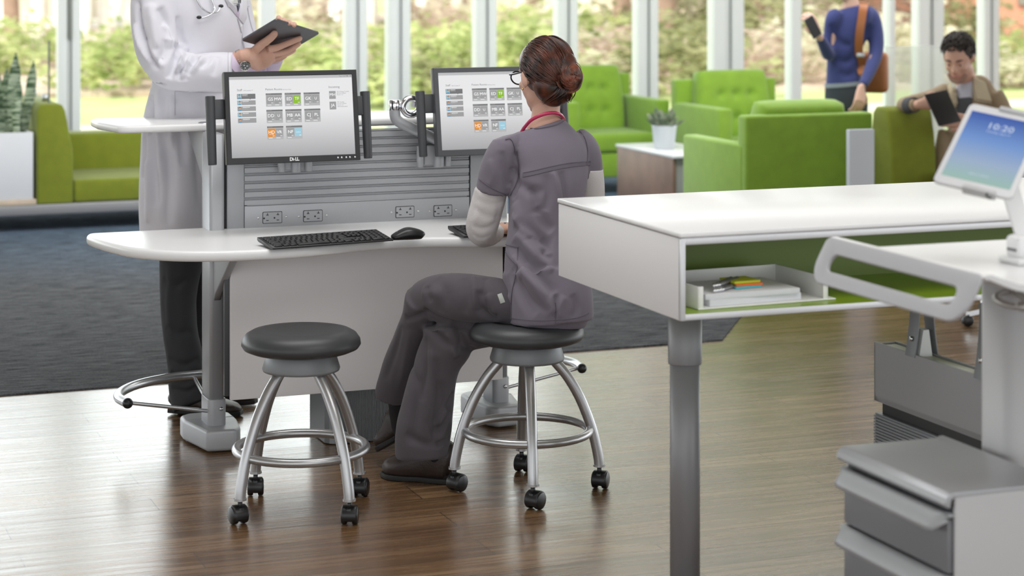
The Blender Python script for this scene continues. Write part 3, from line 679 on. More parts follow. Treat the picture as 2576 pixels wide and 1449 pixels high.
bm=BM(); b2=bmesh.new(); lathe(b2,[(0,-.003),(.008,-.003),(.009,0),(.008,.003),(0,.003)],n=18); merge(bm,b2,Matrix.Translation((.035,0,.021))@Matrix.Rotation(R(90),4,'X')); obj('scroll_wheel',bm,dark,t)
# ================= STOOLS =================
seatm=M('stool_vinyl',(.042,.044,.047),.42,bump=(500,.03)); hub=M('hub_grey',(.22,.23,.24),.45,.3)
tubem=M('stool_tube',(.45,.45,.455),.3,.8)
def stool(c,rz,label,ztop,cr=.229,cast=(0,0,0,0)):
    t=thing('rolling_stool',label,'stool',(c[0],c[1],0),rz)
    zb=ztop-.072
    bm=BM(); lathe(bm,[(0,ztop-.006),(.09,ztop-.004),(.125,ztop),(.150,ztop-.004),(.168,ztop-.014),(.179,ztop-.03),(.181,ztop-.045),(.174,ztop-.056),(.155,ztop-.064),(.12,zb+.001),(0,zb)],n=64); obj('seat',bm,seatm,t,ang=80)
    h0=zb-.052
    bm=BM(); lathe(bm,[(0,zb+.002),(.103,zb+.002),(.106,zb-.004),(.118,h0+.008),(.116,h0+.001),(.11,h0),(0,h0)],n=48); lathe(bm,[(0,h0+.001),(.03,h0+.001),(.03,h0-.008),(.027,h0-.011),(0,h0-.011)],n=32); obj('swivel_hub',bm,hub,t,ang=35)
    for k in range(4):
        a=R(45+90*k); ca,sa=math.cos(a),math.sin(a)
        pr=[(r_,.074+f_*(h0+.012-.074)) for r_,f_ in ((.072,1),(.094,.93),(.126,.82),(.160,.66),(.185,.5),(.206,.33),(.219,.18),(.2265,.07),(.229,0))]
        bm=BM(); tube(bm,[(r*ca,r*sa,z) for r,z in pr],.0165,16,smooth=4); tube(bm,[(cr*ca,cr*sa,.072),(cr*ca,cr*sa,.078)],.0195,18); obj('leg',bm,tubem,t)
        # caster: stem, hood, twin wheels
        y=R(cast[k])-rz; m=Matrix.Translation((cr*ca,cr*sa,0))@Matrix.Rotation(y,4,'Z')
        bm=BM(); b2=bmesh.new(); lathe(b2,[(0,.046),(.0075,.046),(.0075,.074),(0,.074)],n=14)
        merge(bm,b2,m)
        b2=bmesh.new(); box2(b2,(-.012,-.0075,.014),(.02,.0075,.052),.003); merge(bm,b2,m)
        # hood: half cylinder over the wheels
        b2=bmesh.new(); n=16; R1=.0295
        arc=[(R1*math.cos(R(-28+236*i/n)),R1*math.sin(R(-28+236*i/n))) for i in range(n+1)]
        prism(b2,arc,-.0215,.0215,bev=.003); merge(bm,b2,m@Matrix.Translation((.012,0,.0275))@Matrix.Rotation(R(90),4,'X'))
        cst=obj('caster',bm,black,t)
        bm=BM()
        for s in (-1,1):
            b2=bmesh.new(); lathe(b2,[(0,.0),(.019,.0),(.0262,.002),(.0272,.006),(.0272,.013),(.0262,.0165),(.022,.0185),(0,.0196)],n=28)
            merge(bm,b2,m@Matrix.Translation((.012,-.0065*s,.0275))@Matrix.Rotation(R(90*s),4,'X'))
        obj('wheel',bm,M('wheel_black',(.01,.01,.011),.28),cst)
    bm=BM(); tube(bm,[(.196*math.cos(6.2832*k/56),.196*math.sin(6.2832*k/56),.19) for k in range(56)],.0135,14,closed=True); obj('foot_ring',bm,tubem,t)
    return t
stool((-.640,6.275),R(-1),'empty black round rolling stool in front of the fully visible monitor',.550,cast=(80,97,122,88))
stool((.0475,6.512),R(-41),'black round rolling stool the person in scrubs is sitting on',.535,cast=(72,66,48,55))
# ================= STORAGE TABLE (front right) =================
T0=Vector((.414,5.079,0)); tm=Matrix.Translation(T0)@Matrix.Rotation(TH,4,'Z'); tmi=tm.inverted()
tl=lambda p: tmi@Vector(p)
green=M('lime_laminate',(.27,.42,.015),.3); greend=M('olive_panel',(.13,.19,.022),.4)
table=thing('storage_table','long white table with an open lime-lined storage shelf under its top','table',mat4=tm)
TL,TW=1.86,.79
bm=BM(); box2(bm,(-.003,-.004,.988),(TL,TW+.003,1.0),.0025); obj('table_top',bm,white,table)
bm=BM(); box2(bm,(0,.002,.783),(.014,TW,.985),.001); obj('end_panel',bm,whitem,table)
bm=BM(); box2(bm,(TL-.014,.002,.783),(TL,TW,.985),.001); obj('end_panel',bm,whitem,table)
bm=BM()
railm=M('rail_silver',(.68,.69,.71),.35,.3)
box2(bm,(.0,-.003,.783),(.013,.012,.986),.002); box2(bm,(.011,-.001,.969),(TL,.012,.986),.002); box2(bm,(.011,-.001,.783),(TL,.012,.7985),.002); obj('front_frame',bm,railm,table)
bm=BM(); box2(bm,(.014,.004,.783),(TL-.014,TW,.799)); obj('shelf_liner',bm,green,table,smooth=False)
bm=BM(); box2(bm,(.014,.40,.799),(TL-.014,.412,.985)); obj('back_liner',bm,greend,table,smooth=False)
bm=BM(); box2(bm,(.014,.003,.972),(TL-.014,TW,.987)); obj('under_top',bm,whitem,table,smooth=False)
legg=M('leg_grey',(.25,.25,.26),.42,.2)
for u_ in (.157,TL-.16):
    bm=BM(); lathe(bm,[(0,.0),(.0395,.0),(.0395,.70),(0,.70)],(u_,.30,0),40); lg=obj('leg',bm,legg,table)
    bm=BM(); lathe(bm,[(.0395,.614),(.0438,.614),(.0445,.618),(.0445,.783),(0,.783)],(u_,.30,0),40); obj('leg_sleeve',bm,legg,lg)
    bm=BM(); lathe(bm,[(0,.0),(.06,.0),(.06,.008),(.04,.014)],(u_,.30,0),32); obj('foot_plate',bm,silverd,lg)
# bench beam under the table
_bx=box2
def box2(bm,lo,hi,*a,**k): _bx(bm,(lo[0]+.022,lo[1],lo[2]),(hi[0]+.022,hi[1],hi[2]),*a,**k)
_pr=prism
def prism(bm,pts,*a,**k): _pr(bm,[(x+.022,y) for x,y in pts],*a,**k)

bm=BM(); box2(bm,(.80,-.27,.435),(.806,.46,.60),.001); box2(bm,(.80,-.27,.435),(.872,.46,.45)); box2(bm,(.866,-.27,.435),(.872,.46,.597),.001); box2(bm,(.80,.455,.435),(.872,.46,.595)); obj('cable_trough',bm,M('beam_grey',(.36,.36,.37),.5,.2),table,smooth=False)
bm=BM(); box2(bm,(.81,-.26,.585),(.862,.445,.592),.001); obj('trough_lid',bm,M('lid_cream',(.62,.62,.55),.5),table)
bm=BM(); box2(bm,(.815,-.255,.40),(.858,.44,.44)); obj('shadow_gap',bm,black,table,smooth=False)
bm=BM(); 
for k in range(46):
    z=.012+k*.0084; box2(bm,(.80-.0015,-.27,z),(.806,.46,z+.0055))
box2(bm,(.804,-.27,.0),(.868,.46,.40)); obj('ribbed_base',bm,M('rib_grey',(.27,.28,.30),.45,.3),table,smooth=False)
for vv in (.27,-.06):
    for sg in (-1,1):
        bm=BM(); P=[]
        for t in range(9):
            z=.783-(.783-.592)*t/8; w=.017+.018*(t/8)**2
            P.append((.836+sg*w,z))
        Q=[(x+sg*.004,z) for x,z in P[::-1]]
        prism(bm,(P+Q)[::sg],vv-.024,vv+.024,bev=.001)
        bmesh.ops.transform(bm,matrix=Matrix(((1,0,0,0),(0,0,1,0),(0,1,0,0),(0,0,0,1))),verts=bm.verts); bmesh.ops.recalc_face_normals(bm,faces=bm.faces[:])
        br=obj('beam_bracket',bm,M('bracket_grey',(.20,.205,.215),.45,.3),table)
        bm=BM(); b2=bmesh.new(); lathe(b2,[(0,.003),(.006,.003),(.007,0)],n=14); merge(bm,b2,Matrix.Translation((.858+sg*.034,vv,.64))@Matrix.Rotation(R(90*sg),4,'Y')); obj('bolt',bm,screwm,br)
    bm=BM(); prism(bm,[(.815,.592),(.857,.592),(.846,.665),(.828,.665)],vv-.02,vv+.02,bev=.001)
    bmesh.ops.transform(bm,matrix=Matrix(((1,0,0,0),(0,0,1,0),(0,1,0,0),(0,0,0,1))),verts=bm.verts); bmesh.ops.recalc_face_normals(bm,faces=bm.faces[:]); obj('bracket_wedge',bm,M('wedge_white',(.66,.67,.66),.4),table)
box2=_bx; prism=_pr
# paper tray and contents
traym=M('tray_white',(.80,.80,.77),.4)
fl=tl(G(1765,776,.803)); tr_a=R(3)
trm=tm@Matrix.Translation((fl.x,fl.y,.7995))@Matrix.Rotation(tr_a,4,'Z')
tray=thing('letter_tray','white open-fronted letter tray on the lime shelf','tray',mat4=trm)
bm=BM(); box2(bm,(-.01,-.002,0),(.392,.255,.004),.001); box2(bm,(-.01,0,0),(-.006,.255,.058),.001); box2(bm,(-.01,0,0),(.006,.004,.058),.002)
box2(bm,(.366,0,0),(.37,.255,.058),.001); box2(bm,(.356,0,0),(.37,.004,.058),.002); box2(bm,(-.01,.251,0),(.37,.255,.058),.001); obj('tray_body',bm,traym,tray)
pap=M('paper_white',(.86,.86,.87),.6); papg=M('paper_edge',(.74,.75,.79),.6,bump=(900,.3,(1,1,40)))
def pad(x,y,z,rz,h,label):
    t=thing('paper_pad',label,'notepad',mat4=trm@Matrix.Translation((x,y,z))@Matrix.Rotation(rz,4,'Z'))
    bm=BM(); box2(bm,(0,0,0),(.272,.2,h-.0012),.0004); obj('sheets',bm,papg,t)
    bm=BM(); 
    b2=bmesh.new(); box2(b2,(0,0,h-.001),(.272,.2,h),.0004); merge(bm,b2); obj('cover',bm,pap,t)
pad(.028,.008,.0045,R(2),.0165,'lower white paper pad lying flat in the letter tray')
pad(.018,.012,.0215,R(-1),.0135,'upper white paper pad under the sticky notes in the tray')
zt=.0355
for k,(c,nm,dx,dy,rz) in enumerate([((.10,.50,.55),'teal',.0,.0,2),((.82,.17,.03),'orange',.002,.002,-2),((.55,.60,.03),'lime yellow',-.002,.003,1)]):
    t=thing('sticky_note_pad',nm+' sticky note pad '+['at the bottom of its stack','in the middle of its stack','on top of its stack'][k]+' in the letter tray','sticky notes',mat4=trm@Matrix.Translation((.128+dx,.05+dy,zt+k*.0065))@Matrix.Rotation(R(rz),4,'Z'))
    bm=BM(); box2(bm,(0,0,0),(.076,.076,.006),.0004); obj('pad',bm,M('sticky_'+nm.split()[0],c,.6),t)
penm=M('pen_dark',(.30,.30,.31),.25,.7)
for k in range(5):
    m4=trm@Matrix.Translation((.048+.0115*(k if k<3 else k-2.5),.02+.004*k,zt+.0065+(.0105 if k>2 else 0)))@Matrix.Rotation(R(-52+[0,3,-4,2,-2][k]),4,'Z')
    t=thing('pen','dark metal pen in the bundle beside the sticky notes','pen',mat4=m4,group='pens bundled in the letter tray')
    bm=BM(); m=Matrix.Rotation(R(-90),4,'X')
    b2=bmesh.new(); lathe(b2,[(0,.0),(.0035,.0),(.006,.006),(.006,.125),(.0045,.13),(0,.13)],n=14); merge(bm,b2,m); obj('barrel',bm,penm,t)
    bm=BM(); b2=bmesh.new(); lathe(b2,[(0,-.006),(.003,-.005),(.0045,.001),(.0062,.004),(.0062,.01)],n=14); merge(bm,b2,m); obj('cap',bm,chrome,t)
# ================= MEDICAL CART =================
C0=Vector((.878,4.143,0)); cm=Matrix.Translation(C0)@Matrix.Rotation(TH,4,'Z'); cmi=cm.inverted()
cg=M('cart_grey',(.36,.37,.385),.42); cl=M('cart_light',(.50,.50,.505),.45); cd=M('cart_drawer',(.20,.205,.22),.45); ctop=M('cart_top',(.40,.41,.43),.3,.2); cw=M('cart_white',(.76,.76,.76),.35)
cart=thing('mobile_cart','grey and white mobile cart with drawers, looped handle and raised worktop','cart',mat4=cm)
CU,CV=.258,.43
bm=BM(); box2(bm,(.012,.0,.13),(CU,.008,.594),.003); obj('side_panel',bm,cl,cart)
bm=BM(); box2(bm,(.012,CV-.008,.13),(CU,CV,.594),.003); obj('side_panel',bm,cl,cart)
bm=BM(); box2(bm,(.014,.008,.13),(CU-.002,CV-.008,.585)); obj('drawer_carcass',bm,M('carcass_dark',(.04,.04,.045),.6),cart,smooth=False)
bm=BM(); P=[(-.006,.572),(-.012,.580),(-.010,.592),(.0,.600),(.012,.602),(.24,.600),(.252,.604),(.26,.604),(.26,.595),(.012,.592),(.004,.588),(.0,.572)]
prism(bm,P,-.001,CV+.001,bev=.001); bmesh.ops.transform(bm,matrix=Matrix(((1,0,0,0),(0,0,1,0),(0,1,0,0),(0,0,0,1))),verts=bm.verts); bmesh.ops.recalc_face_normals(bm,faces=bm.faces[:]); obj('top_tray',bm,ctop,cart)
for k,(zt_,zb_) in enumerate([(.558,.437),(.431,.310),(.304,.15)]):
    bm=BM(); box2(bm,(.001,.010,zb_),(.016,CV-.010,zt_-.012),.002); dr=obj('drawer',bm,cd,cart)
    bm=BM(); P=[(.014,zt_),(-.004,zt_+.001),(-.016,zt_-.006),(-.030,zt_-.026),(-.033,zt_-.036),(-.029,zt_-.036),(-.018,zt_-.016),(-.004,zt_-.007),(.014,zt_-.008)]
    b2=bmesh.new(); n=24
    # pull lip with rounded ends
    rings=[]
    for i in range(n+1):
        s=i/n; v=.004+(CV-.008)*s; e=min(s,1-s)*CV; q=1 if e>.03 else math.sqrt(max(0,1-((.03-e)/.03)**2)); q=.35+.65*q
        rings.append([b2.verts.new((.014+(x-.014)*q if x<-.004 else x,v,(zt_-.004)+(z-(zt_-.004))*(q if z<zt_-.008 else 1))) for x,z in P])
    for a,b in zip(rings,rings[1:]):
        for j in range(len(P)): b2.faces.new([a[j],a[(j+1)%len(P)],b[(j+1)%len(P)],b[j]])
    b2.faces.new(rings[0][::-1]); b2.faces.new(rings[-1]); bmesh.ops.recalc_face_normals(b2,faces=b2.faces[:]); merge(bm,b2); obj('drawer_pull',bm,cg,dr,ang=60)
bm=BM(); prism(bm,stadium(.34,.28,.10,.125,.03),.10,1.035); obj('column',bm,cl,cart)
bm=BM(); prism(bm,stadium(.30,.22,.55,.5,.06),.075,.125,bev=.01); obj('base',bm,cg,cart)
for uu,vv in ((.06,.0),(.06,.44),(.54,.0),(.54,.44)):
    bm=BM(); b2=bmesh.new(); lathe(b2,[(0,-.018),(.03,-.018),(.036,-.012),(.036,.012),(.03,.018),(0,.018)],n=24); merge(bm,b2,Matrix.Translation((uu,vv,.037))@Matrix.Rotation(R(90),4,'X')); box2(bm,(uu-.012,vv-.01,.04),(uu+.012,vv+.01,.085)); obj('caster',bm,black,cart)
# worktop with hump towards the handle
bm=BM(); P=[(-.004,1.052),(.003,1.0565),(.012,1.057),(.028,1.050),(.045,1.043),(.065,1.040),(.62,1.040),(.62,1.027),(.065,1.027),(.042,1.030),(.024,1.038),(.008,1.046),(.0,1.045)]
n=26; rings=[]; v0,v1=-.19,.40
for i in range(n+1):
    s=i/n; vb=v0+(v1-v0)*s
    rings.append([bm.verts.new((x,(-.125+(.475+.125)*s) if x<.01 else ((-.125+(.475+.125)*s)*max(0,(.06-x)/.05)+vb*(1-max(0,(.06-x)/.05)) if x<.06 else vb),z)) for x,z in P])
for a,b in zip(rings,rings[1:]):
    for j in range(len(P)): bm.faces.new([a[j],a[(j+1)%len(P)],b[(j+1)%len(P)],b[j]])
bm.faces.new(rings[0][::-1]); bm.faces.new(rings[-1]); bmesh.ops.recalc_face_normals(bm,faces=bm.faces[:]); obj('worktop',bm,cw,cart,ang=50)
# handle plate with slot
def rrect(s0,s1,t0,t1,rs,n=8):
    out=[]
    for (cx_,cy_,a0),r in zip(((s1,t1,0),(s0,t1,90),(s0,t0,180),(s1,t0,270)),rs):
        sx=1 if a0 in(0,270) else -1; sy=1 if a0 in (0,90) else -1
        for k in range(n+1):
            a=R(a0+90*k/n); out.append((cx_-sx*r+r*math.cos(a),cy_-sy*r+r*math.sin(a)))
    return out
b2=bmesh.new(); lp=[]
for loop in (rrect(-.125,.478,.0,.108,(.055,.055,.018,.018)),rrect(-.068,.425,.036,.076,(.0195,.0195,.0195,.0195))):
    vs=[b2.verts.new((x,y,0)) for x,y in loop]; es=[b2.edges.new((vs[i],vs[(i+1)%len(vs)])) for i in range(len(vs))]; lp+=es
bmesh.ops.triangle_fill(b2,use_beauty=True,edges=lp,use_dissolve=False)
g=bmesh.ops.extrude_face_region(b2,geom=b2.faces[:]); bmesh.ops.translate(b2,verts=[v for v in g['geom'] if isinstance(v,bmesh.types.BMVert)],vec=(0,0,.009)); bmesh.ops.recalc_face_normals(b2,faces=b2.faces[:])
es=[e for e in b2.edges if len(e.link_faces)==2 and e.calc_face_angle()>R(60)]
bmesh.ops.bevel(b2,geom=es,offset=.003,segments=3,profile=.5,affect='EDGES')
tdir=Vector((-.052,0,-.094)).normalized(); sdir=Vector((0,1,0)); nd=sdir.cross(tdir)
mh=Matrix((sdir,tdir,nd)).transposed().to_4x4(); mh.translation=Vector((.001,0,1.054))
if nd.x>0: mh=mh@Matrix.Translation((0,0,-.009))
bm=BM(); merge(bm,b2,mh); bmesh.ops.recalc_face_normals(bm,faces=bm.faces[:]); obj('push_handle',bm,M('handle_light',(.42,.42,.44),.42),cart,ang=35)
# small hook ring on the column
bm=BM(); q=[(.30,.235,.955),(.25,.20,.955),(.225,.17,.95),(.225,.12,.945),(.25,.095,.945),(.275,.11,.945),(.29,.16,.95),(.30,.21,.955)]
tube(bm,q,.007,12,smooth=4); ball(bm,(.242,.10,.946),(.016,.014,.011)); obj('cable_hook',bm,M('hook_grey',(.42,.40,.38),.3,.5),cart)
# tablet on its arm
arm=thing('tablet_holder','white tilting arm standing on the cart worktop behind the mounted tablet','tablet arm',mat4=cm)
def cp(px,py,D): return cmi@W(px,py,D)
b0=cp(2572,648,4.29); b0.z=1.040
bm=BM(); box2(bm,(b0.x-.03,b0.y-.03,1.0405),(b0.x+.055,b0.y+.045,1.054),.004); box2(bm,(b0.x-.024,b0.y-.02,1.05),(b0.x+.05,b0.y+.03,1.10),.012,3); obj('base_block',bm,cw,arm)
bm=BM(); box2(bm,(b0.x-.0255,b0.y-.012,1.068),(b0.x-.02,b0.y+.018,1.073)); obj('release_slot',bm,dark,arm,smooth=False)
A=cp(2577,620,4.30); B_=cp(2548,498,4.33); C_=cp(2520,400,4.36)
bm=BM(); 
def strap(bm,pts,w,th,side):
    rings=[];side=Vector(side).normalized(); N=len(pts)
    for i,p in enumerate(pts):
        t=(Vector(pts[min(i+1,N-1)])-Vector(pts[max(i-1,0)])).normalized(); nn=t.cross(side).normalized(); s2=nn.cross(t)
        rings.append([bm.verts.new(Vector(p)+s2*a*w/2+nn*b*th/2) for a,b in ((-1,-1),(1,-1),(1,1),(-1,1))])
    fs=[]
    for a,b in zip(rings,rings[1:]):
        for j in range(4): fs.append(bm.faces.new([a[j],a[(j+1)%4],b[(j+1)%4],b[j]]))
    fs.append(bm.faces.new(rings[0][::-1])); fs.append(bm.faces.new(rings[-1])); bmesh.ops.recalc_face_normals(bm,faces=fs)
strap(bm,[Vector((b0.x+.012,b0.y+.005,1.09)),B_,C_],.036,.014,cmi.to_3x3()@Vector((1,0,0))); obj('arm_strut',bm,cw,arm)
BL=W(2345,455,4.24); bx=Vector((.151,-.079,-.030)); ly=Vector((.113,.160,.146)); bw,lh=.166,.250
X_=bx.normalized(); Y_=(ly-X_*ly.dot(X_)).normalized(); Z_=X_.cross(Y_)
tmx=basis(BL,X_,Y_,Z_); 
if Z_.y>0: pass
ipad=thing('tablet','white-framed tablet on the cart arm showing a blue lock screen','tablet',mat4=tmx)
bm=BM(); prism(bm,stadium(bw/2,lh/2,bw,lh,.013),-.008,0,bev=.0022); obj('frame',bm,M('tablet_white',(.58,.58,.59),.4),ipad)
scr=bpy.data.materials.new('lock_screen'); scr.use_nodes=True; nt=scr.node_tree; b=nt.nodes['Principled BSDF']
tc=nt.nodes.new('ShaderNodeTexCoord'); sx=nt.nodes.new('ShaderNodeSeparateXYZ'); nt.links.new(tc.outputs['Object'],sx.inputs[0])
mr=nt.nodes.new('ShaderNodeMapRange'); mr.inputs['From Min'].default_value=.02; mr.inputs['From Max'].default_value=.225; nt.links.new(sx.outputs['Y'],mr.inputs['Value'])
rp=nt.nodes.new('ShaderNodeValToRGB'); e=rp.color_ramp.elements; e[0].color=(.32,.50,.42,1); e[1].color=(.03,.09,.38,1)
for p,c in ((.3,(.32,.42,.58)),(.62,(.15,.29,.62))): x=e.new(p); x.color=(*c,1)
nt.links.new(mr.outputs['Result'],rp.inputs[0]); nt.links.new(rp.outputs[0],b.inputs['Emission Color']); b.inputs['Emission Strength'].default_value=.85; b.inputs['Base Color'].default_value=(.02,.02,.02,1); b.inputs['Roughness'].default_value=.5; b.inputs['Specular IOR Level'].default_value=.12
bm=BM(); 
vs=[bm.verts.new(p) for p in ((.011,.023,.0004),(bw-.011,.023,.0004),(bw-.011,lh-.023,.0004),(.011,lh-.023,.0004))]; bm.faces.new(vs); s=obj('screen',bm,scr,ipad,smooth=False)
bm=BM()
b2=text_bm('10:20',.026,'CENTER'); merge(bm,b2,Matrix.Translation((bw/2,lh-.066,.0009)))
b2=text_bm('Thursday, April 17',.0068,'CENTER'); merge(bm,b2,Matrix.Translation((bw/2,lh-.077,.0009)))
b2=text_bm('slide to unlock',.007,'CENTER'); merge(bm,b2,Matrix.Translation((bw/2,.043,.0009)))
obj('clock_text',bm,EM('lock_text',(.62,.7,.85),.9),s,smooth=False)
bm=BM(); lathe(bm,[(0,.0006),(.005,.0006),(.0055,.0002)],(bw/2,.0115,0),20); obj('home_button',bm,M('home_grey',(.6,.6,.6),.3),ipad)
for nm,y0 in (('lower',-.004),('upper',lh-.008)):
    bm=BM(); box2(bm,(bw*.38,y0,-.014),(bw*.8,y0+.013,.006),.004,3); obj('clamp_jaw',bm,cg if False else M('clamp_grey',(.46,.46,.46),.4),ipad)
bm=BM(); box2(bm,(bw*.2,lh*.25,-.018),(bw*.8,lh*.75,-.0085),.004); obj('back_plate',bm,cw,ipad)
bm=BM(); tube(bm,[(bw*.70,.002,.004),(bw*.70,-.008,.002),(bw*.745,-.012,0),(bw*.755,-.008,0)],.0022,8); obj('cable_plug',bm,black,ipad)
# ================= LOUNGE =================
felt=M('lime_felt',(.21,.365,.028),.85,var=(14,.07),sheen=.3,bump=(120,.06)); olive=M('olive_felt',(.19,.225,.012),.85,var=(14,.07),sheen=.2,bump=(150,.06))
legm=M('leg_dark',(.05,.05,.05),.4)
def armchair(c,rz,label):
    t=thing('armchair',label,'armchair',(c[0],c[1],.006),rz)
    W_=.80; 
    for s in (-1,1):
        bm=BM(); x0,x1=(s*(W_/2),s*(W_/2-.10)); box2(bm,(min(x0,x1),-.40,.12),(max(x0,x1),.34,.66),.018,3); obj('arm',bm,felt,t)
    bm=BM(); box2(bm,(-W_/2+.005,.28,.12),(W_/2-.005,.385,.82),.018,3)
    obj('back_frame',bm,felt,t)
    bm=BM(); box2(bm,(-W_/2+.1,-.40,.12),(W_/2-.1,.3,.29),.01); obj('seat_rail',bm,felt,t)
    bm=BM(); box2(bm,(-W_/2+.103,-.415,.292),(W_/2-.103,.16,.43),.035,4); obj('seat_cushion',bm,felt,t)
    # back cushion: tapering, leaning, tufted
    b2=bmesh.new(); bmesh.ops.create_grid(b2,x_segments=28,y_segments=28,size=.5)
    g=bmesh.ops.extrude_face_region(b2,geom=b2.faces[:]); top=[v for v in g['geom'] if isinstance(v,bmesh.types.BMVert)]
    bmesh.ops.translate(b2,verts=top,vec=(0,0,1)); ts=set(top)
    for v in b2.verts:
        x,y=v.co.x*2,v.co.y*2; e=max(0,(1-x**8)*(1-y**8))**.35
        th=.05+.05*e
        if v in ts:
            z=th
            for bx in (-.42,0,.42):
                for by in (-.35,.3): z-=.035*math.exp(-((x-bx)**2+(y-by)**2)/.012)
        else: z=-th*.9
        w=.285-.02*max(0,y)+ (.0 if abs(y)<.8 else 0)
        v.co=Vector((x*w*(1-.04*abs(y)**6),z,y*.255*(1-.03*abs(x)**6)))
    m=Matrix.Translation((0,.215,.63))@Matrix.Rotation(R(-10),4,'X')@Matrix.Scale(-1,4,(0,1,0))
    bm=BM(); merge(bm,b2,m); bmesh.ops.recalc_face_normals(bm,faces=bm.faces[:]); bc=obj('back_cushion',bm,felt,t,ang=180)
    for sx in (-1,1):
        for y in (-.36,.32):
            bm=BM(); lathe(bm,[(0,0),(.014,0),(.02,.12),(0,.12)],(sx*.35,y,0),14); obj('leg',bm,legm,t)
    return t
armchair((.62,15.1),TH,'lime green armchair seen just beyond the head of the person on the stool')
armchair((1.63,14.45),TH,'lime green armchair with tufted cushion just behind the turned-away armchair')
armchair((1.50,11.70),TH+math.pi,'lime green armchair turned away, its plain back toward the storage table')
# side table
st=thing('side_table','walnut veneer side table with white top beside the armchairs','side table',(1.01,12.9,.006),TH)
bm=BM(); box2(bm,(0,0,.425),(.42,.90,.444),.003); obj('table_top',bm,M('top_white_grey',(.72,.73,.74),.25),st)
wal=M('walnut_veneer',(.20,.115,.08),.45,var=(5,.25)); bm=BM(); box2(bm,(.004,.02,.03),(.024,.88,.425),.001); obj('side_panel',bm,wal,st)
bm=BM(); box2(bm,(.396,.02,.03),(.416,.88,.425),.001); obj('side_panel',bm,wal,st)
bm=BM(); box2(bm,(.024,.03,.03),(.396,.05,.425),.001); obj('end_panel',bm,M('end_grey',(.3,.31,.29),.5),st)
bm=BM(); box2(bm,(.024,.85,.03),(.396,.87,.425),.001); box2(bm,(.02,.03,.0),(.40,.87,.05)); obj('base',bm,legm,st)
# succulent
p=G(1671,374,.45); pot=thing('potted_succulent','succulent in a round white pot on the side table','potted plant',(p.x,p.y,.4505))
bm=BM(); lathe(bm,[(0,0),(.060,0),(.066,.006),(.080,.14),(.082,.152),(.076,.153),(.073,.135),(0,.13)],n=40); obj('pot',bm,M('pot_white',(.66,.70,.74),.5),pot)
sucm=gm('succulent_leaves',(.10,.16,.09),(.30,.36,.25),30,(.20,.22,.16)); r=random.Random(3)
bm=BM()
for k in range(46):
    a=r.random()*6.28; el=R(15+70*(k/46)); L_=.06+.06*r.random(); o_=Vector((.03*math.cos(a),.03*math.sin(a),.135)); d=Vector((math.cos(a)*math.cos(el),math.sin(a)*math.cos(el),math.sin(el)))
    loft(bm,[(*o_,.010,.006),(*(o_+d*L_*.5),.022,.009),(*(o_+d*L_*.85+Vector((0,0,.01))),.016,.006),(*(o_+d*L_+Vector((0,0,.016))),.001,.001)],8,2,side=d.cross(Vector((0,0,1))) if abs(d.z)<.97 else (1,0,0))
obj('leaves',bm,sucm,pot)
bm=BM(); lathe(bm,[(0,.138),(.074,.134)],n=24); obj('soil',bm,M('soil',(.05,.03,.02),.95),pot)
# bench sofa on platform at left
B0=Vector((-3.12,12.6,0)); bmx=Matrix.Translation(B0)@Matrix.Rotation(TH,4,'Z'); bmi=bmx.inverted()
def BU(px,v=0.):
    k=(px-CX)/F; # find u with X/D=k on local v
    x0=B0.x-v*ST; y0=B0.y+v*CT
    return (k*y0-x0)/(CT-k*ST)
plat=thing('bench_platform','long grey platform base under the olive lounge seat and planter','platform',mat4=bmx)
bm=BM(); box2(bm,(-1.3,0,.105),(1.75,.98,.17),.008); obj('beam',bm,M('platform_grey',(.30,.30,.31),.4,.3),plat)
for uu in (-1.0,1.45):
    bm=BM(); box2(bm,(uu,.12,.0065),(uu+.1,.86,.10),.003); obj('leg',bm,legm,plat)
u_a,u_b=BU(94),BU(185)
sofa=thing('lounge_sofa','olive green lounge seat with one tall side bolster beside the planter','sofa',mat4=bmx)
bm=BM(); 
prof=[(u_a,.171),(u_a,.74),(u_a+.012,.772),(u_a+.03,.785),(u_a+.13,.785),(u_a+.155,.775),(u_a+.172,.74),(u_b-.015,.56),(u_b-.003,.50),(u_b,.44),(u_b,.171)]
prism(bm,prof,.01,.92,bev=.012,seg=3); bmesh.ops.transform(bm,matrix=Matrix(((1,0,0,0),(0,0,1,0),(0,1,0,0),(0,0,0,1))),verts=bm.verts); bmesh.ops.recalc_face_normals(bm,faces=bm.faces[:]); obj('side_bolster',bm,olive,sofa,ang=50)
u_c=u_b+1.0
bm=BM(); box2(bm,(u_b+.004,.02,.171),(u_c,.70,.312),.02,3); obj('seat_cushion',bm,olive,sofa)
bm=BM(); box2(bm,(u_b+.004,.66,.171),(u_c,.92,.545),.025,3); obj('backrest',bm,olive,sofa)
gd=thing('glass_screen','thin clear glass divider standing on the olive side bolster','glass divider',mat4=bmx)
uu=BU(124,.12)
cg_=glassm.copy(); cg_.name='clear_glass'; [n for n in cg_.node_tree.nodes if n.type=='BSDF_TRANSPARENT'][0].inputs[0].default_value=(.99,.995,.99,1); [n for n in cg_.node_tree.nodes if n.type=='MATH'][0].inputs[1].default_value=.06
bm=BM(); box2(bm,(uu-.006,.12,.786),(uu,.95,1.17),.001); obj('glass',bm,cg_,gd)
bm=BM(); box2(bm,(uu-.008,.112,.786),(uu+.002,.12,1.172)); obj('edge_trim',bm,M('glass_edge',(.10,.12,.12),.3),gd,smooth=False)
for vv in (.3,.8):
    bm=BM(); lathe(bm,[(0,.784),(.02,.784),(.02,.83),(0,.83)],(uu,vv,0),16); obj('clip',bm,alu,gd)
wood=M('pale_maple',(.62,.50,.38),.5,var=(8,.1))
bd=thing('maple_board','pale maple board on the grey platform under the planter','board',mat4=bmx)
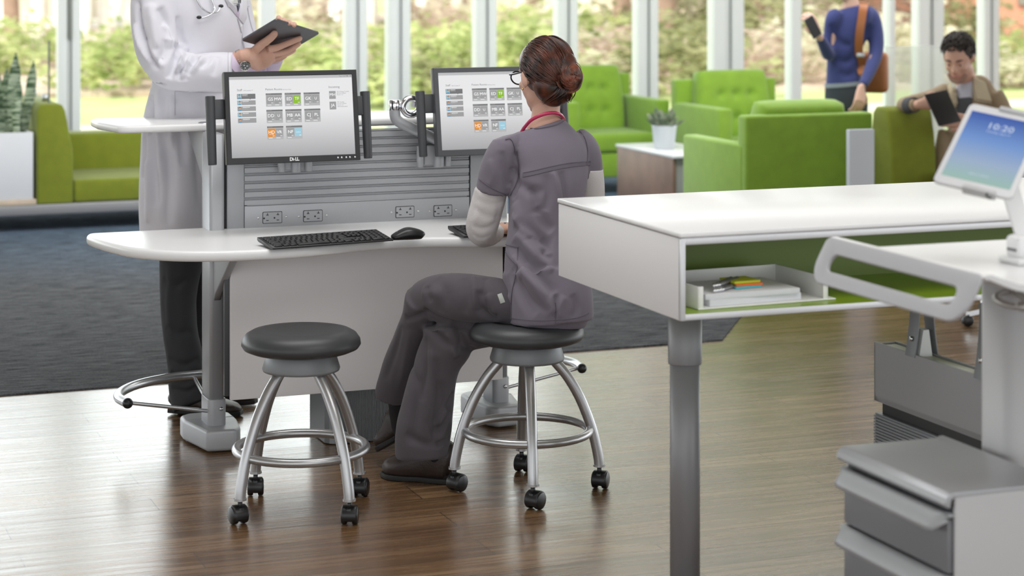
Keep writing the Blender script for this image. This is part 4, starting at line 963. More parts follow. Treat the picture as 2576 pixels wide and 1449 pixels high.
bm=BM(); box2(bm,(-1.25,.0,.1705),(u_a-.006,.94,.203),.003); obj('board',bm,wood,bd)
pl=thing('planter_box','white rectangular planter box full of snake plants','planter',mat4=bmx)
ue=BU(84)
bm=BM(); bo=[(-1.1,.01),(ue,.01),(ue,.44),(-1.1,.44)]
box2(bm,(-1.1,.01,.2035),(ue,.03,.615),.003); box2(bm,(-1.1,.42,.2035),(ue,.44,.615),.003); box2(bm,(ue-.02,.012,.2035),(ue,.438,.614),.003); box2(bm,(-1.1,.012,.2035),(-1.08,.438,.614),.003); box2(bm,(-1.08,.02,.2035),(ue-.02,.43,.23)); obj('planter_body',bm,M('planter_white',(.70,.71,.74),.45),pl)
bm=BM(); box2(bm,(-1.08,.03,.50),(ue-.02,.42,.585)); obj('soil',bm,M('soil',(.05,.03,.02),.95),pl,smooth=False)
# snake plant leaves with cross bands
sn=bpy.data.materials.new('snake_leaf'); sn.use_nodes=True; nt=sn.node_tree; b=nt.nodes['Principled BSDF']; tc=nt.nodes.new('ShaderNodeTexCoord')
mpn=nt.nodes.new('ShaderNodeMapping'); mpn.inputs['Scale'].default_value=(9,9,60); nz=nt.nodes.new('ShaderNodeTexNoise'); nz.inputs['Scale'].default_value=1.; nz.inputs['Detail'].default_value=3; nz.inputs['Distortion'].default_value=.6
rp=nt.nodes.new('ShaderNodeValToRGB'); rp.color_ramp.elements[0].position=.42; rp.color_ramp.elements[1].position=.60; rp.color_ramp.elements[0].color=(.05,.10,.045,1); rp.color_ramp.elements[1].color=(.42,.50,.36,1)
nt.links.new(tc.outputs['Object'],mpn.inputs[0]); nt.links.new(mpn.outputs[0],nz.inputs[0]); nt.links.new(nz.outputs[0],rp.inputs[0]); nt.links.new(rp.outputs[0],b.inputs[0]); b.inputs['Roughness'].default_value=.4
leaves=[(-30,-20,175,34),(6,0,182,26),(14,17,168,28),(33,37,131,34),(44,48,192,28),(62,87,152,30),(60,52,246,24),(2,-8,205,26)]
for k,(bx,tx,ty,w) in enumerate(leaves):
    D=12.72+.06*((k*7)%4); b0=bmi@W(bx,352,D); b0.z=.58; t0=bmi@W(tx,ty,D+.02)
    bm=BM(); n=14; hw=w/2/410; pts=[]
    ax=(t0-b0); rot=R((k*37)%50-25); sd=Vector((math.cos(rot),math.sin(rot),0)); ins=Vector((-math.sin(rot),math.cos(rot),0))
    rows=[]
    for i in range(n+1):
        s=i/n; wv=hw*(.55+1.2*s-1.0*s*s)*1.0*(1 if s<.75 else max(0.02,(1-s)/.25)**.8)
        c=b0+ax*s+ins*.02*math.sin(3*s)+sd*.006*math.sin(5*s+k)
        rows.append([bm.verts.new(c+sd*wv*j+ins*(.35*wv*(1-j*j)))for j in (-1,-.5,0,.5,1)])
    for a,b_ in zip(rows,rows[1:]):
        for j in range(4): bm.faces.new([a[j],a[j+1],b_[j+1],b_[j]])
    pn=obj('snake_leaf',bm,sn,pl)
# right-hand olive sofa with glass screen
S0=W(2247,0,11.25); S0.z=0; smx=Matrix.Translation(S0)@Matrix.Rotation(TH,4,'Z')
so_=thing('lounge_sofa','olive green sofa with a tall rounded end the person in the tan coat leans on','sofa',mat4=smx)
bm=BM(); prof=[(0,.06),(0,.70),(.01,.82),(.035,.85),(.10,.855),(.16,.85),(.19,.82),(.205,.74),(.21,.06)]
# rounded end block: v profile
P=[(0,.06),(.012,.60),(.03,.72),(.06,.835),(.085,.862),(.13,.866),(.19,.862),(.22,.83),(.235,.74),(.24,.06)]
prism(bm,P,0,.285,bev=.02,seg=4); bmesh.ops.transform(bm,matrix=Matrix(((0,0,1,0),(1,0,0,0),(0,1,0,0),(0,0,0,1))),verts=bm.verts); bmesh.ops.recalc_face_normals(bm,faces=bm.faces[:]); obj('tall_end',bm,olive,so_,ang=50)
bm=BM(); box2(bm,(.0,.25,.06),(1.5,.95,.42),.03,3); obj('seat_cushion',bm,olive,so_)
bm=BM(); box2(bm,(.9,.20,.06),(1.5,.30,.66),.03,3); obj('side_cushion',bm,olive,so_)
for a,b_ in ((.05,.35),(1.4,.35),(.05,.85),(1.4,.85)):
    bm=BM(); lathe(bm,[(0,.006),(.02,.006),(.02,.065),(0,.065)],(a,b_,0),12); obj('leg',bm,legm,so_)
gs=thing('glass_screen','frosted glass divider standing behind the person in the tan coat','glass divider',(0,0,0))
fro=bpy.data.materials.new('frosted_glass'); fro.use_nodes=True; nt=fro.node_tree; nt.nodes.remove(nt.nodes['Principled BSDF'])
tr=nt.nodes.new('ShaderNodeBsdfTransparent'); tr.inputs[0].default_value=(.93,.96,.94,1); df=nt.nodes.new('ShaderNodeBsdfDiffuse'); df.inputs[0].default_value=(.9,.9,.88,1); mx=nt.nodes.new('ShaderNodeMixShader'); mx.inputs[0].default_value=.32
nt.links.new(tr.outputs[0],mx.inputs[1]); nt.links.new(df.outputs[0],mx.inputs[2]); nt.links.new(mx.outputs[0],nt.nodes['Material Output'].inputs[0])
a=W(2228,0,12.75);b_=W(2425,0,12.95)
d=(b_-a); d.z=0; L_=d.length; m4=Matrix.Translation((a.x,a.y,0))@Matrix.Rotation(math.atan2(d.y,d.x),4,'Z'); gs.matrix_world=m4; MW[gs.name]=m4
bm=BM(); box2(bm,(0,-.004,.10),(L_,.004,1.14),.001); obj('pane',bm,fro,gs)
for x in (.03,L_-.03):
    bm=BM(); box2(bm,(x-.02,-.03,.006),(x+.02,.03,.16),.004); obj('foot',bm,alu,gs)
# white cabinet end panel in front of the turned armchair
Q=W(2137,0,10.95); Q.z=0.006
cb=thing('divider_panel','narrow pale upright panel between the turned armchair and the olive sofa','panel',(Q.x,Q.y,.006),TH)
bm=BM(); box2(bm,(0,0,.04),(.152,.035,.765),.003); obj('panel_board',bm,M('cabinet_bluish',(.60,.64,.69),.5),cb)
bm=BM(); box2(bm,(.01,.002,0),(.142,.033,.045)); obj('plinth',bm,legm,cb,smooth=False)
# swivel chair far right
t=thing('swivel_chair','grey swivel chair on a chrome star base behind the storage table','office chair',(2.40,9.5,0),R(10))
for k in range(5):
    a=R(182+72*k); bm=BM(); strap(bm,[(0,0,.10),(.17*math.cos(a),.17*math.sin(a),.085),(.33*math.cos(a),.33*math.sin(a),.06)],.045,.022,(-math.sin(a),math.cos(a),0)); l=obj('base_arm',bm,chrome,t)
    bm=BM(); b2=bmesh.new(); lathe(b2,[(0,-.02),(.022,-.02),(.026,-.015),(.026,.015),(.022,.02),(0,.02)],n=18); merge(bm,b2,Matrix.Translation((.33*math.cos(a),.33*math.sin(a),.0265))@Matrix.Rotation(R(90),4,'X')); obj('caster',bm,black,l)
bm=BM(); lathe(bm,[(0,.08),(.03,.08),(.03,.42),(0,.42)],n=20); obj('gas_lift',bm,chrome,t)
bm=BM(); box2(bm,(-.24,-.24,.42),(.24,.24,.49),.03,3); obj('seat',bm,M('chair_grey',(.3,.3,.31),.7),t)
bm=BM(); box2(bm,(-.16,.2,.55),(.22,.25,.86),.03,3); obj('backrest',bm,MATS['chair_grey'],t)
bm=BM(); box2(bm,(-.03,.2,.42),(.03,.24,.6),.01); obj('back_stem',bm,black,t)
# ================= PEOPLE =================
from mathutils.bvhtree import BVHTree
def S(px,py,D,a,b=None):
    w=W(px,py,D); b=a if b is None else b
    return (w.x,w.y,w.z,a*D/F,b*D/F)
def Wp(l): return [W(*p) for p in l]
def proj(tree,px,py,off=.002):
    d=Vector(((px-CX)/F,1,-(py-HOR)/F)).normalized(); o=Vector((0,0,H))
    hit,n,i,dist=tree.ray_cast(o,d)
    if hit is None: return None
    if n.dot(d)>0: n=-n
    return hit+n*off
def folds(bm,tree,fl,gain=1.4):
    """fl: (pixel polyline, width m, depth m): press creases (depth>0) or raise ridges into the cloth"""
    segs=[]
    for poly,w,dp in fl:
        P=[proj(tree,x,y,0) for x,y in poly]; P=[p for p in P if p is not None]
        if len(P)<2: continue
        q=[Vector(t) for t in catmull([tuple(p) for p in P],4)]
        segs.append((q,w,dp))
    bm.normal_update(); mv=[]
    for q,w,dp in segs:
        lo=Vector([min(p[i] for p in q)-2.6*w for i in range(3)]); hi=Vector([max(p[i] for p in q)+2.6*w for i in range(3)])
        n=len(q)
        for v in bm.verts:
            c=v.co
            if not(lo.x<c.x<hi.x and lo.y<c.y<hi.y and lo.z<c.z<hi.z): continue
            best=1e9;bt=0
            for i in range(n-1):
                a=q[i];ab=q[i+1]-a; L2=ab.length_squared
                t=max(0,min(1,(c-a).dot(ab)/L2)) if L2>0 else 0
                d=(a+ab*t-c).length_squared
                if d<best: best=d;bt=(i+t)/(n-1)
            if best<(2.6*w)**2:
                ed=math.sin(math.pi*min(1,max(0,bt)))**.5
                mv.append((v,-v.normal*dp*ed*math.exp(-best/(w*w))*gain))
    for v,d in mv: v.co+=d
def ripple(bm,amp,scale,stretch=(1,1,1),seed=0.):
    sv=Vector((seed,seed*1.7,seed*.3))
    def fn(c,n):
        p=Vector((c.x*stretch[0],c.y*stretch[1],c.z*stretch[2]))*scale+sv
        return amp*(noise.noise(p)+.5*noise.noise(p*2.1))
    displace(bm,fn)
def tree_of(bm): return BVHTree.FromBMesh(bm)
def ribbon(bm,tree,poly,w,off=.0015,th=.0014,sub=4,mi=0):
    """flat strip of cloth lying on the surface along a pixel polyline; w metres wide"""
    off=max(off,.0022); pp=catmull([tuple(map(float,p)) for p in poly],5); q=[proj(tree,x,y,off) for x,y in pp]; q=[p for p in q if p]; q=[q[0]]+[(q[i-1]+q[i]*2+q[i+1])/4 for i in range(1,len(q)-1)]+[q[-1]] if len(q)>2 else q
    if len(q)<2: return
    eye=Vector((0,0,H)); rows=[]
    for i,p in enumerate(q):
        t=(q[min(i+1,len(q)-1)]-q[max(i-1,0)]).normalized(); h,n,_,_=tree.find_nearest(p); 
        if n.dot(eye-p)<0: n=-n
        s=t.cross(n).normalized()
        rows.append([bm.verts.new(p+s*k*w/2+n*e) for k,e in ((-1,-th),(-.8,th*.6),(.8,th*.6),(1,-th))])
    for a,b in zip(rows,rows[1:]):
        for j in range(3): f=bm.faces.new([a[j],a[j+1],b[j+1],b[j]]); f.material_index=mi
def patch(bm,tree,poly,off=.003,mi=0,n=10):
    """cloth patch covering a pixel quad (4 corners TL,TR,BR,BL), following the surface"""
    tl_,tr_,br_,bl_=[Vector(p) for p in poly]; rows=[]
    for i in range(n+1):
        row=[]
        for j in range(n+1):
            a=tl_.lerp(tr_,j/n); b=bl_.lerp(br_,j/n); c=a.lerp(b,i/n); edge=(i in(0,n) or j in(0,n))
            p=proj(tree,c.x,c.y,off*.2 if edge else off); row.append(bm.verts.new(p) if p else None)
        rows.append(row)
    for i in range(n):
        for j in range(n):
            q=[rows[i][j],rows[i][j+1],rows[i+1][j+1],rows[i+1][j]]
            if all(q): f=bm.faces.new(q); f.material_index=mi
def head_parts(bm,m,s=1.,male=True,neck_to=None):
    """adds a head made of overlapping forms; local +Y is forward, +Z up, origin between the ears"""
    def el(c,r,rot=None): 
        mm=m@Matrix.Translation(Vector(c)*s)@(rot.to_4x4() if rot is not None else Matrix.Identity(4))@Matrix.Diagonal((r[0]*s,r[1]*s,r[2]*s,1))
        b2=bmesh.new(); bmesh.ops.create_uvsphere(b2,u_segments=24,v_segments=16,radius=1); merge(bm,b2,mm)
    el((0,-.012,.030),(.075,.094,.088)); el((0,.028,.035),(.066,.064,.070))
    el((0,.030,-.020),(.063,.060,.075)); el((0,.040,-.070),(.046 if male else .042,.046,.040)); el((0,.066,-.098),(.022,.018,.016))
    el((0,.010,-.055),(.057,.055,.050))
    el((0,.082,.026),(.055,.016,.012)) ; 
    for sx in (-1,1):
        el((sx*.036,.068,-.022),(.022,.020,.018)); el((sx*.078,-.008,-.002),(.008,.019,.031),Matrix.Rotation(R(-12),3,'X')); el((sx*.010,.098,-.030),(.009,.009,.008))
    q=[(0,.088,.020),(0,.100,.004),(0,.112,-.018),(0,.110,-.030),(0,.098,-.036)]
    rr=[.009,.0095,.011,.011,.008]
    tube(bm,[m@(Vector(p)*s) for p in q],[r*s for r in rr],12,smooth=3)
    el((0,.090,-.052),(.024,.011,.006)); el((0,.088,-.064),(.021,.011,.007))
def head_details(person,m,s,hairm,male=True,brow=True):
    eye=M('eye_white',(.8,.78,.75),.25); iris=M('eye_iris',(.10,.06,.04),.2); lip=M('lips',(.55,.24,.21),.5)
    for sx in (-1,1):
        bm=BM(); ball(bm,m@(Vector((sx*.031,.076,.008))*s),.0125*s,seg=16); e=obj('eye',bm,eye,person,world=True)
        bm=BM(); ball(bm,m@(Vector((sx*.031,.0865,.003))*s),.0052*s,seg=12); obj('iris',bm,iris,e,world=True)
        bm=BM(); b2=bmesh.new(); bmesh.ops.create_uvsphere(b2,u_segments=16,v_segments=12,radius=.0142*s); bmesh.ops.delete(b2,geom=[v for v in b2.verts if v.co.z<-.0015*s],context='VERTS')
        merge(bm,b2,m@Matrix.Translation(Vector((sx*.031,.0755,.0095))*s)@Matrix.Rotation(R(-22),4,'X')); obj('eyelid',bm,skin,e,world=True)
        bm=BM(); tube(bm,[m@(Vector((sx*x,y,z))*s) for x,y,z in ((.014,.096,.028),(.03,.095,.034),(.048,.080,.030))],[.003*s,.0038*s,.0015*s],8,smooth=3); obj('eyebrow',bm,hairm,person,world=True)
    bm=BM(); loft(bm,[tuple(m@(Vector((x,y,z))*s))+(a*s,b*s) for x,y,z,a,b in ((-.024,.086,-.058,.001,.001),(-.012,.098,-.056,.004,.0055),(0,.1015,-.056,.004,.0065),(.012,.098,-.056,.004,.0055),(.024,.086,-.058,.001,.001))],10,3,side=m.to_3x3()@Vector((0,1,0))); obj('lips',bm,lip,person,world=True)
def finger(bm,pts,r0,r1,sub=4):
    n=len(pts); tube(bm,pts,[r0+(r1-r0)*i/(n-1) for i in range(n)],10,smooth=sub); ball(bm,pts[-1],r1*1.0,seg=10)
def orient(c,fwd,up=(0,0,1)):
    y=Vector(fwd).normalized(); x=y.cross(Vector(up)).normalized(); z=x.cross(y); return basis(c,x,y,z)
def shoe(name,person,heel,toe,mat,soleM,w=.047,h=.075,lift=0.,world=True,tall=1.0):
    """leather shoe from heel to toe (world points at sole level)"""
    heel=Vector(heel);toe=Vector(toe); y=(toe-heel); L_=y.length; y.normalize(); x=y.cross(Vector((0,0,1))).normalized(); z=x.cross(y)
    m=basis(heel,x,y,z)
    bm=BM(); secs=[(0,-.004,.030,.018,.022),(0,.012,.042,.032,.040),(0,.05,.046,.037,.044),(0,L_*.38,.044,.038,.042),(0,L_*.58,.033,.045,.031),(0,L_*.78,.026,.049,.024),(0,L_*.92,.022,.038,.019),(0,L_+.004,.018,.012,.008)]
    b2=bmesh.new(); loft(b2,[(a,b,c,d*w/.047,e) for a,b,c,d,e in secs],22,4,side=(1,0,0),power=2.5)
    for v in b2.verts: v.co.z=max(v.co.z*tall,.012)
    merge(bm,b2,m); sh=obj(name,bm,mat,person,world=world)
    bm=BM(); out=[]
    prof=[(-.012,.030),(.03,.036),(.08,.036),(L_*.45,.034),(L_*.6,.043),(L_*.78,.0475),(L_*.92,.040),(L_+.008,.016)]
    q=catmull(prof,4); pl=[(b*w/.047,a) for a,b in q]+[(-b*w/.047,a) for a,b in q[::-1]]
    b2=bmesh.new(); prism(b2,pl,0,.017,bev=.003); 
    merge(bm,b2,m); obj('sole',bm,soleM,sh,world=world); return sh
skin=M('skin',(.60,.35,.26),.5,var=(9,.06),bump=(160,.12)); skin2=M('skin_pale',(.66,.42,.33),.5,var=(9,.06))
shoel=M('shoe_leather',(.032,.021,.017),.42,bump=(60,.15)); solem=M('shoe_sole',(.010,.010,.010),.6)
# ---------------- seated nurse ----------------
scrub=M('scrub_grey',(.175,.152,.19),.85,sheen=.15,bump=(700,.10)); scrubp=M('scrub_trouser',(.080,.070,.081),.85,sheen=.12,bump=(700,.10)); shirtw=M('undershirt_white',(.66,.63,.63),.8,bump=(300,.15))
seamm=M('scrub_seam',(.135,.118,.147),.9)
nurse=thing('person','person in grey scrubs seated on a rolling stool, auburn hair in a bun','person',(.06,6.52,0))
side=(CT,ST,0)
torso=[S(1378,812,6.50,96,88),S(1380,770,6.50,104,98),S(1376,720,6.51,106,94),S(1370,660,6.52,101,80),S(1367,600,6.54,94,70),S(1370,540,6.56,93,70),S(1376,480,6.58,97,76),S(1380,430,6.60,100,78),S(1378,385,6.61,104,72),S(1376,352,6.62,96,60),S(1375,327,6.63,74,48),S(1374,307,6.64,50,42),S(1372,285,6.65,36,36)]
hm=orient(W(1370,196,6.665),(-.46,.88,-.06))
# body: one continuous skin surface under the clothes
bm=BM(); loft(bm,[(x,y,z,a*.78,b*.76) for x,y,z,a,b in torso[:-3]],24,3,side=side)
loft(bm,[S(1375,345,6.635,60,36),S(1374,318,6.64,50,36),S(1373,296,6.65,38,36),S(1374,266,6.66,35,38),S(1374,238,6.665,36,42)],20,3,side=side)
head_parts(bm,hm,1.0,False)
def nurse_arm(bm,grow=0.,hand=True):
    loft(bm,[S(1268,378,6.56,31+grow,31+grow),S(1249,430,6.575,35+grow,35+grow),S(1230,500,6.595,36+grow,36+grow),S(1215,560,6.62,36+grow,36+grow),S(1214,582,6.65,33+grow,32+grow),S(1226,588,6.76,27+grow,26+grow),S(1244,585,6.86,21+grow,19+grow)],20,4,side=(1,0,0))
    loft(bm,[S(1474,378,6.66,30+grow,30+grow),S(1480,430,6.67,33+grow,33+grow),S(1483,500,6.70,32+grow,32+grow),S(1480,556,6.74,33+grow,33+grow),S(1470,572,6.80,28+grow,28+grow),S(1420,572,6.90,23+grow,22+grow),S(1385,571,6.97,20+grow,18+grow)],20,4,side=(1,0,0))
nurse_arm(bm,-4)
# legs inside the trousers
loft(bm,[S(1340,780,6.56,38,36),S(1200,762,6.55,36,34),S(1080,764,6.62,28,28),S(1056,790,6.65,28,28),S(1020,900,6.74,24,24),S(1000,1000,6.79,18,18),S(1010,1060,6.82,15,15)],16,3)
loft(bm,[S(1360,790,6.58,46,46),S(1230,815,6.60,42,42),S(1135,838,6.60,34,34),S(1100,900,6.60,30,30),S(1085,1030,6.60,26,26),S(1095,1120,6.605,17,17),S(1100,1165,6.61,16,16)],16,3)
body=fuse(bm,.006,5)
# hands added as separate fused strands so the fingers stay apart
bmh=BM()
def kb_hand(w,fw,sx):
    """hand resting on keys: wrist w, forward dir fw, sx=+1 thumb to the right"""
    f=Vector(fw).normalized(); r=f.cross(Vector((0,0,1))).normalized(); w=Vector(w)
    loft(bmh,[tuple(w-f*.03)+(.024,.019),tuple(w+f*.01)+(.027,.017),tuple(w+f*.05+Vector((0,0,.004)))+(.038,.015),tuple(w+f*.085)+(.040,.013),tuple(w+f*.098-Vector((0,0,.003)))+(.036,.010)],16,3,side=r)
    for k,(o,l,) in enumerate(((-.030,.062),(-.010,.076),(.011,.080),(.030,.070))):
        b=w+f*.085+r*o*sx*-1*-1
        q=[b-f*.02,b+f*.012+Vector((0,0,.008)),b+f*l*.45+Vector((0,0,.008)),b+f*l*.8-Vector((0,0,.008)),b+f*l*.92-Vector((0,0,.020))]
        finger(bmh,q,.0095,.0075)
    b=w+f*.03+r*.028*sx; finger(bmh,[b-r*.012*sx,b+f*.02+r*.012*sx-Vector((0,0,.004)),b+f*.045+r*.018*sx-Vector((0,0,.012)),b+f*.062+r*.014*sx-Vector((0,0,.018))],.012,.009)
kb_hand(W(1248,583,6.88),(.26,1,0),1); kb_hand(W(1378,570,6.99),(-.35,.9,0),-1)
hb=fuse(bmh,.0035,3); merge(body,hb)
obj('body',body,skin,nurse,world=True,ang=180)
# undershirt sleeves
bm=BM(); nurse_arm(bm,6)
sh=fuse(bm,.007,3); cut(sh,W(1240,432,6.6),(0,0,1)); t=tree_of(sh)
folds(sh,t,[([(1195,520),(1225,545),(1262,540)],.010,.006),([(1200,500),(1235,515),(1270,500)],.010,.005),([(1185,560),(1215,575),(1245,560)],.010,.006),([(1190,590),(1210,600),(1235,588)],.008,.004),([(1210,480),(1205,530),(1190,570)],.012,-.006),([(1255,510),(1250,550),(1235,580)],.010,.005)],gain=.75)
ripple(sh,.003,16,(1,1,.6),3.1); 
_ax=W(1246,445,6.585); _zt=W(1246,475,6.585).z
for v in sh.verts:
    if v.co.z>_zt and v.co.x<W(1340,445,6.6).x:
        k=min(1,(v.co.z-_zt)/.03)*.22; v.co.x+=(_ax.x-v.co.x)*k; v.co.y+=(_ax.y-v.co.y)*k
obj('undershirt_sleeve',sh,shirtw,nurse,world=True,ang=180)
# tunic top
bm=BM(); loft(bm,torso[:-1],36,4,side=side,power=2.2)
loft(bm,[S(1300,350,6.59,28,34),S(1272,370,6.565,36,40),S(1254,415,6.57,43,44),S(1245,460,6.58,45,46),S(1242,480,6.585,46,46)],24,4,side=(1,.1,-.35))
loft(bm,[S(1448,344,6.65,28,34),S(1470,368,6.66,33,40),S(1478,405,6.67,37,42),S(1480,438,6.68,38,42)],24,4,side=(1,.1,.2))
# flared back hem over the seat
loft(bm,[S(1374,680,6.51,106,88),S(1380,750,6.495,104,100),S(1384,807,6.49,102,100)],40,4,side=side,power=2.9)
tu=fuse(bm,.0058,3)
cut(tu,W(1374,313,6.6),Vector((-.28,0,1)))
t=tree_of(tu)
folds(tu,t,[([(1300,560),(1340,590),(1390,615)],.020,.012),([(1288,610),(1320,655),(1360,700),(1392,740)],.018,.014),([(1300,585),(1345,640),(1392,680)],.016,-.012),
 ([(1360,600),(1378,622),(1368,640),(1390,650)],.012,.009),([(1285,680),(1310,740),(1350,790)],.020,.011),([(1320,660),(1360,740),(1390,790)],.018,-.010),
 ([(1350,520),(1370,560),(1390,580)],.016,.009),([(1296,510),(1310,560),(1330,600)],.018,-.009),([(1410,430),(1420,480),(1425,530)],.012,.008),([(1390,430),(1404,470),(1412,520)],.010,-.007),([(1290,420),(1300,460),(1290,500)],.012,.010),
 ([(1470,430),(1478,470),(1470,500)],.010,.008),([(1262,600),(1268,650),(1255,700)],.012,.008),([(1265,700),(1280,740),(1275,790)],.012,-.006),([(1398,740),(1400,780),(1398,806)],.008,.008),
 ([(1262,380),(1268,420),(1280,470)],.012,.006),([(1292,540),(1312,575),(1350,600)],.011,-.008),([(1290,640),(1330,700),(1375,750)],.012,-.009),([(1305,700),(1335,750),(1380,785)],.012,.010),([(1420,745),(1405,775),(1408,800)],.011,-.006),([(1330,470),(1345,500),(1350,540)],.014,.008),([(1375,440),(1380,490),(1372,530)],.013,.007),([(1302,460),(1335,478),(1370,480)],.016,.008),([(1235,400),(1240,440),(1232,470)],.012,-.005),([(1440,740),(1450,775),(1440,800)],.012,.006),([(1283,345),(1297,390),(1302,440),(1290,480)],.007,.006)])
ripple(tu,.0035,11,(1,1,.6),7.7)
t=tree_of(tu)
top=obj('tunic_top',tu,scrub,nurse,world=True,ang=180)
for poly_,w_,o_ in (([(1306,444),(1345,436),(1390,425),(1440,416),(1485,412)],.012,.001),
 ([(1306,437),(1345,429),(1390,418),(1440,409),(1485,406)],.0018,.0015),
 ([(1271,352),(1285,350),(1295,372),(1303,410),(1303,445),(1292,475),(1284,492)],.003,.001),
 ([(1206,450),(1230,468),(1255,482),(1279,490)],.002,.001),
 ([(1456,326),(1472,350),(1478,380),(1476,415)],.003,.001),
 ([(1286,800),(1340,806),(1398,806),(1450,800),(1480,788)],.002,.001),
 ([(1302,622),(1300,680),(1288,740),(1286,805)],.003,.001),
 ([(1398,762),(1399,790),(1398,812)],.0025,.001),
 ([(1262,612),(1283,618),(1305,622)],.003,.001),
 ([(1264,618),(1280,645),(1300,665)],.003,.001),
 ([(1318,322),(1345,324),(1375,320),(1405,312),(1424,300)],.004,.002)):
    bm=BM(); ribbon(bm,t,poly_,w_,o_); obj('seam',bm,seamm,top,world=True)
# trousers
bm=BM()
loft(bm,[S(1375,770,6.52,96,88),S(1372,800,6.52,100,92),S(1370,822,6.52,86,84)],28,3,side=side)
loft(bm,[S(1345,772,6.53,54,48),S(1290,766,6.52,58,56),S(1215,754,6.53,58,60),S(1140,750,6.55,54,62),S(1085,752,6.60,48,56),S(1058,762,6.63,38,46)],26,4,side=(0,1,0))
loft(bm,[S(1068,750,6.61,50,50),S(1056,792,6.65,44,46),S(1037,850,6.69,46,42),S(1014,915,6.73,50,40),S(992,975,6.77,46,36),S(986,1003,6.785,44,34)],26,4,side=(1,0,0))
loft(bm,[S(1370,790,6.58,66,60),S(1290,800,6.59,60,60),S(1210,815,6.60,62,62),S(1150,828,6.60,56,58),S(1112,840,6.60,50,50)],26,4,side=(0,1,0))
loft(bm,[S(1125,815,6.59,62,54),S(1128,858,6.59,66,52),S(1104,905,6.595,60,48),S(1087,960,6.60,61,46),S(1077,1020,6.60,65,46),S(1069,1068,6.60,70,46),S(1063,1112,6.60,70,46),S(1064,1150,6.60,69,44)],28,4,side=(1,0,0))
tr_=fuse(bm,.0062,5)
t=tree_of(tr_)
folds(tr_,t,[([(1065,775),(1100,800),(1150,812),(1210,815),(1280,812)],.010,.016),([(1020,800),(1050,795),(1078,785)],.010,.012),([(1060,790),(1085,830),(1120,860),(1160,880)],.013,.010),
 ([(1150,825),(1160,850),(1168,872),(1190,880)],.012,.012),([(1120,840),(1140,880),(1150,900)],.012,-.008),([(1210,690),(1205,730),(1212,780),(1250,805)],.012,.012),([(1232,695),(1228,740),(1245,790)],.012,-.008),
 ([(1040,890),(1050,960),(1045,1050),(1035,1120)],.014,.007),([(1080,880),(1085,960),(1075,1060)],.016,-.006),([(1110,960),(1112,1020),(1100,1060),(1110,1100)],.012,.010),([(1130,1040),(1115,1075),(1090,1085)],.009,.009),([(1132,1100),(1110,1115),(1095,1125)],.008,.008),
 ([(1140,985),(1128,1020),(1135,1045)],.010,.008),([(1030,720),(1060,735),(1110,740)],.02,-.006),([(1100,700),(1120,740),(1110,790)],.018,.005),([(1010,820),(995,880),(970,960)],.012,.006),([(1035,830),(1020,900),(1005,980)],.012,-.006),([(1170,700),(1180,740),(1170,790)],.014,.005),([(1195,695),(1192,740),(1200,780)],.009,-.008),([(1222,700),(1218,745),(1232,790)],.008,.008),([(1070,850),(1072,930),(1060,1010)],.010,.008),([(1095,900),(1100,990),(1090,1070),(1096,1130)],.010,.009),([(1020,1090),(1050,1110),(1090,1120)],.012,.006),([(1085,690),(1075,720),(1085,760)],.012,.006),([(1135,815),(1180,835),(1200,860)],.010,.009)])
ripple(tr_,.004,9,(1,1,.7),2.3)
t=tree_of(tr_)
tro=obj('trousers',tr_,scrubp,nurse,world=True,ang=180)
bm=BM(); patch(bm,t,[(1251,741),(1262,737),(1271,760),(1259,764)],.004,n=3); obj('brand_tag',bm,M('tag_grey',(.45,.47,.43),.7),tro,world=True)
t=tree_of(tr_) if False else None
sockm=M('sock_black',(.015,.014,.015),.9)
bm=BM(); loft(bm,[S(998,985,6.785,24,24),S(1002,1030,6.80,24,26),S(1010,1066,6.82,26,34),S(1012,1085,6.83,22,30)],18,3); obj('sock',bm,sockm,nurse,world=True)
bm=BM(); loft(bm,[S(1088,1090,6.605,24,24),S(1095,1135,6.608,24,26),S(1100,1158,6.612,20,22),S(1102,1170,6.612,16,18)],18,3); obj('sock',bm,sockm,nurse,world=True)
# collar, stethoscope tube, glasses
nt_=W(1374,313,6.62)
bm=BM(); q=[]
for k in range(25):
    a=R(-8+196*k/24) ; c=W(1372,300,6.655)
    q.append(c+Vector((-.074*math.cos(a)*CT+.052*math.sin(a)*ST*1.,-.074*math.cos(a)*ST-.056*math.sin(a)*CT, -.024*(1-math.sin(a))-.008+.020*(-math.cos(a))*.3)))
tube(bm,[W(1318,322,6.60),W(1335,303,6.575),W(1360,290,6.565),W(1385,284,6.575),W(1405,286,6.60),W(1416,296,6.64),W(1418,310,6.70),W(1405,345,6.76)],.0058,12,smooth=5)
tube(bm,[W(1318,322,6.60),W(1310,336,6.62),W(1300,360,6.68)],.0058,12,smooth=3)
obj('stethoscope_tube',bm,M('raspberry_rubber',(.48,.03,.10),.25),nurse,world=True)
gl_=M('glasses_black',(.012,.012,.02),.2)
bm=BM(); hp=lambda x,y,z: hm@Vector((x,y,z))
for sx in (-1,1):
    tube(bm,[hp(sx*.080,-.005,.022),hp(sx*.079,.05,.016),hp(sx*.072,.102,.014)],[.0022,.0028,.004],8,smooth=3)
    c=[(sx*(.038+.031*math.cos(a)),.112-.010*abs(math.cos(a))*(1 if math.cos(a)>0 else 0),.002+.021*math.sin(a)+(.003*math.cos(a))) for a in [6.2832*k/22 for k in range(22)]]
    tube(bm,[hp(*p) for p in c],.0026,8,closed=True)
tube(bm,[hp(-.010,.114,.006),hp(0,.118,.009),hp(.010,.114,.006)],.0024,8)
obj('eyeglasses',bm,gl_,nurse,world=True)
head_details(nurse,hm,1.0,M('hair_auburn_dark',(.03,.012,.008),.4),False)
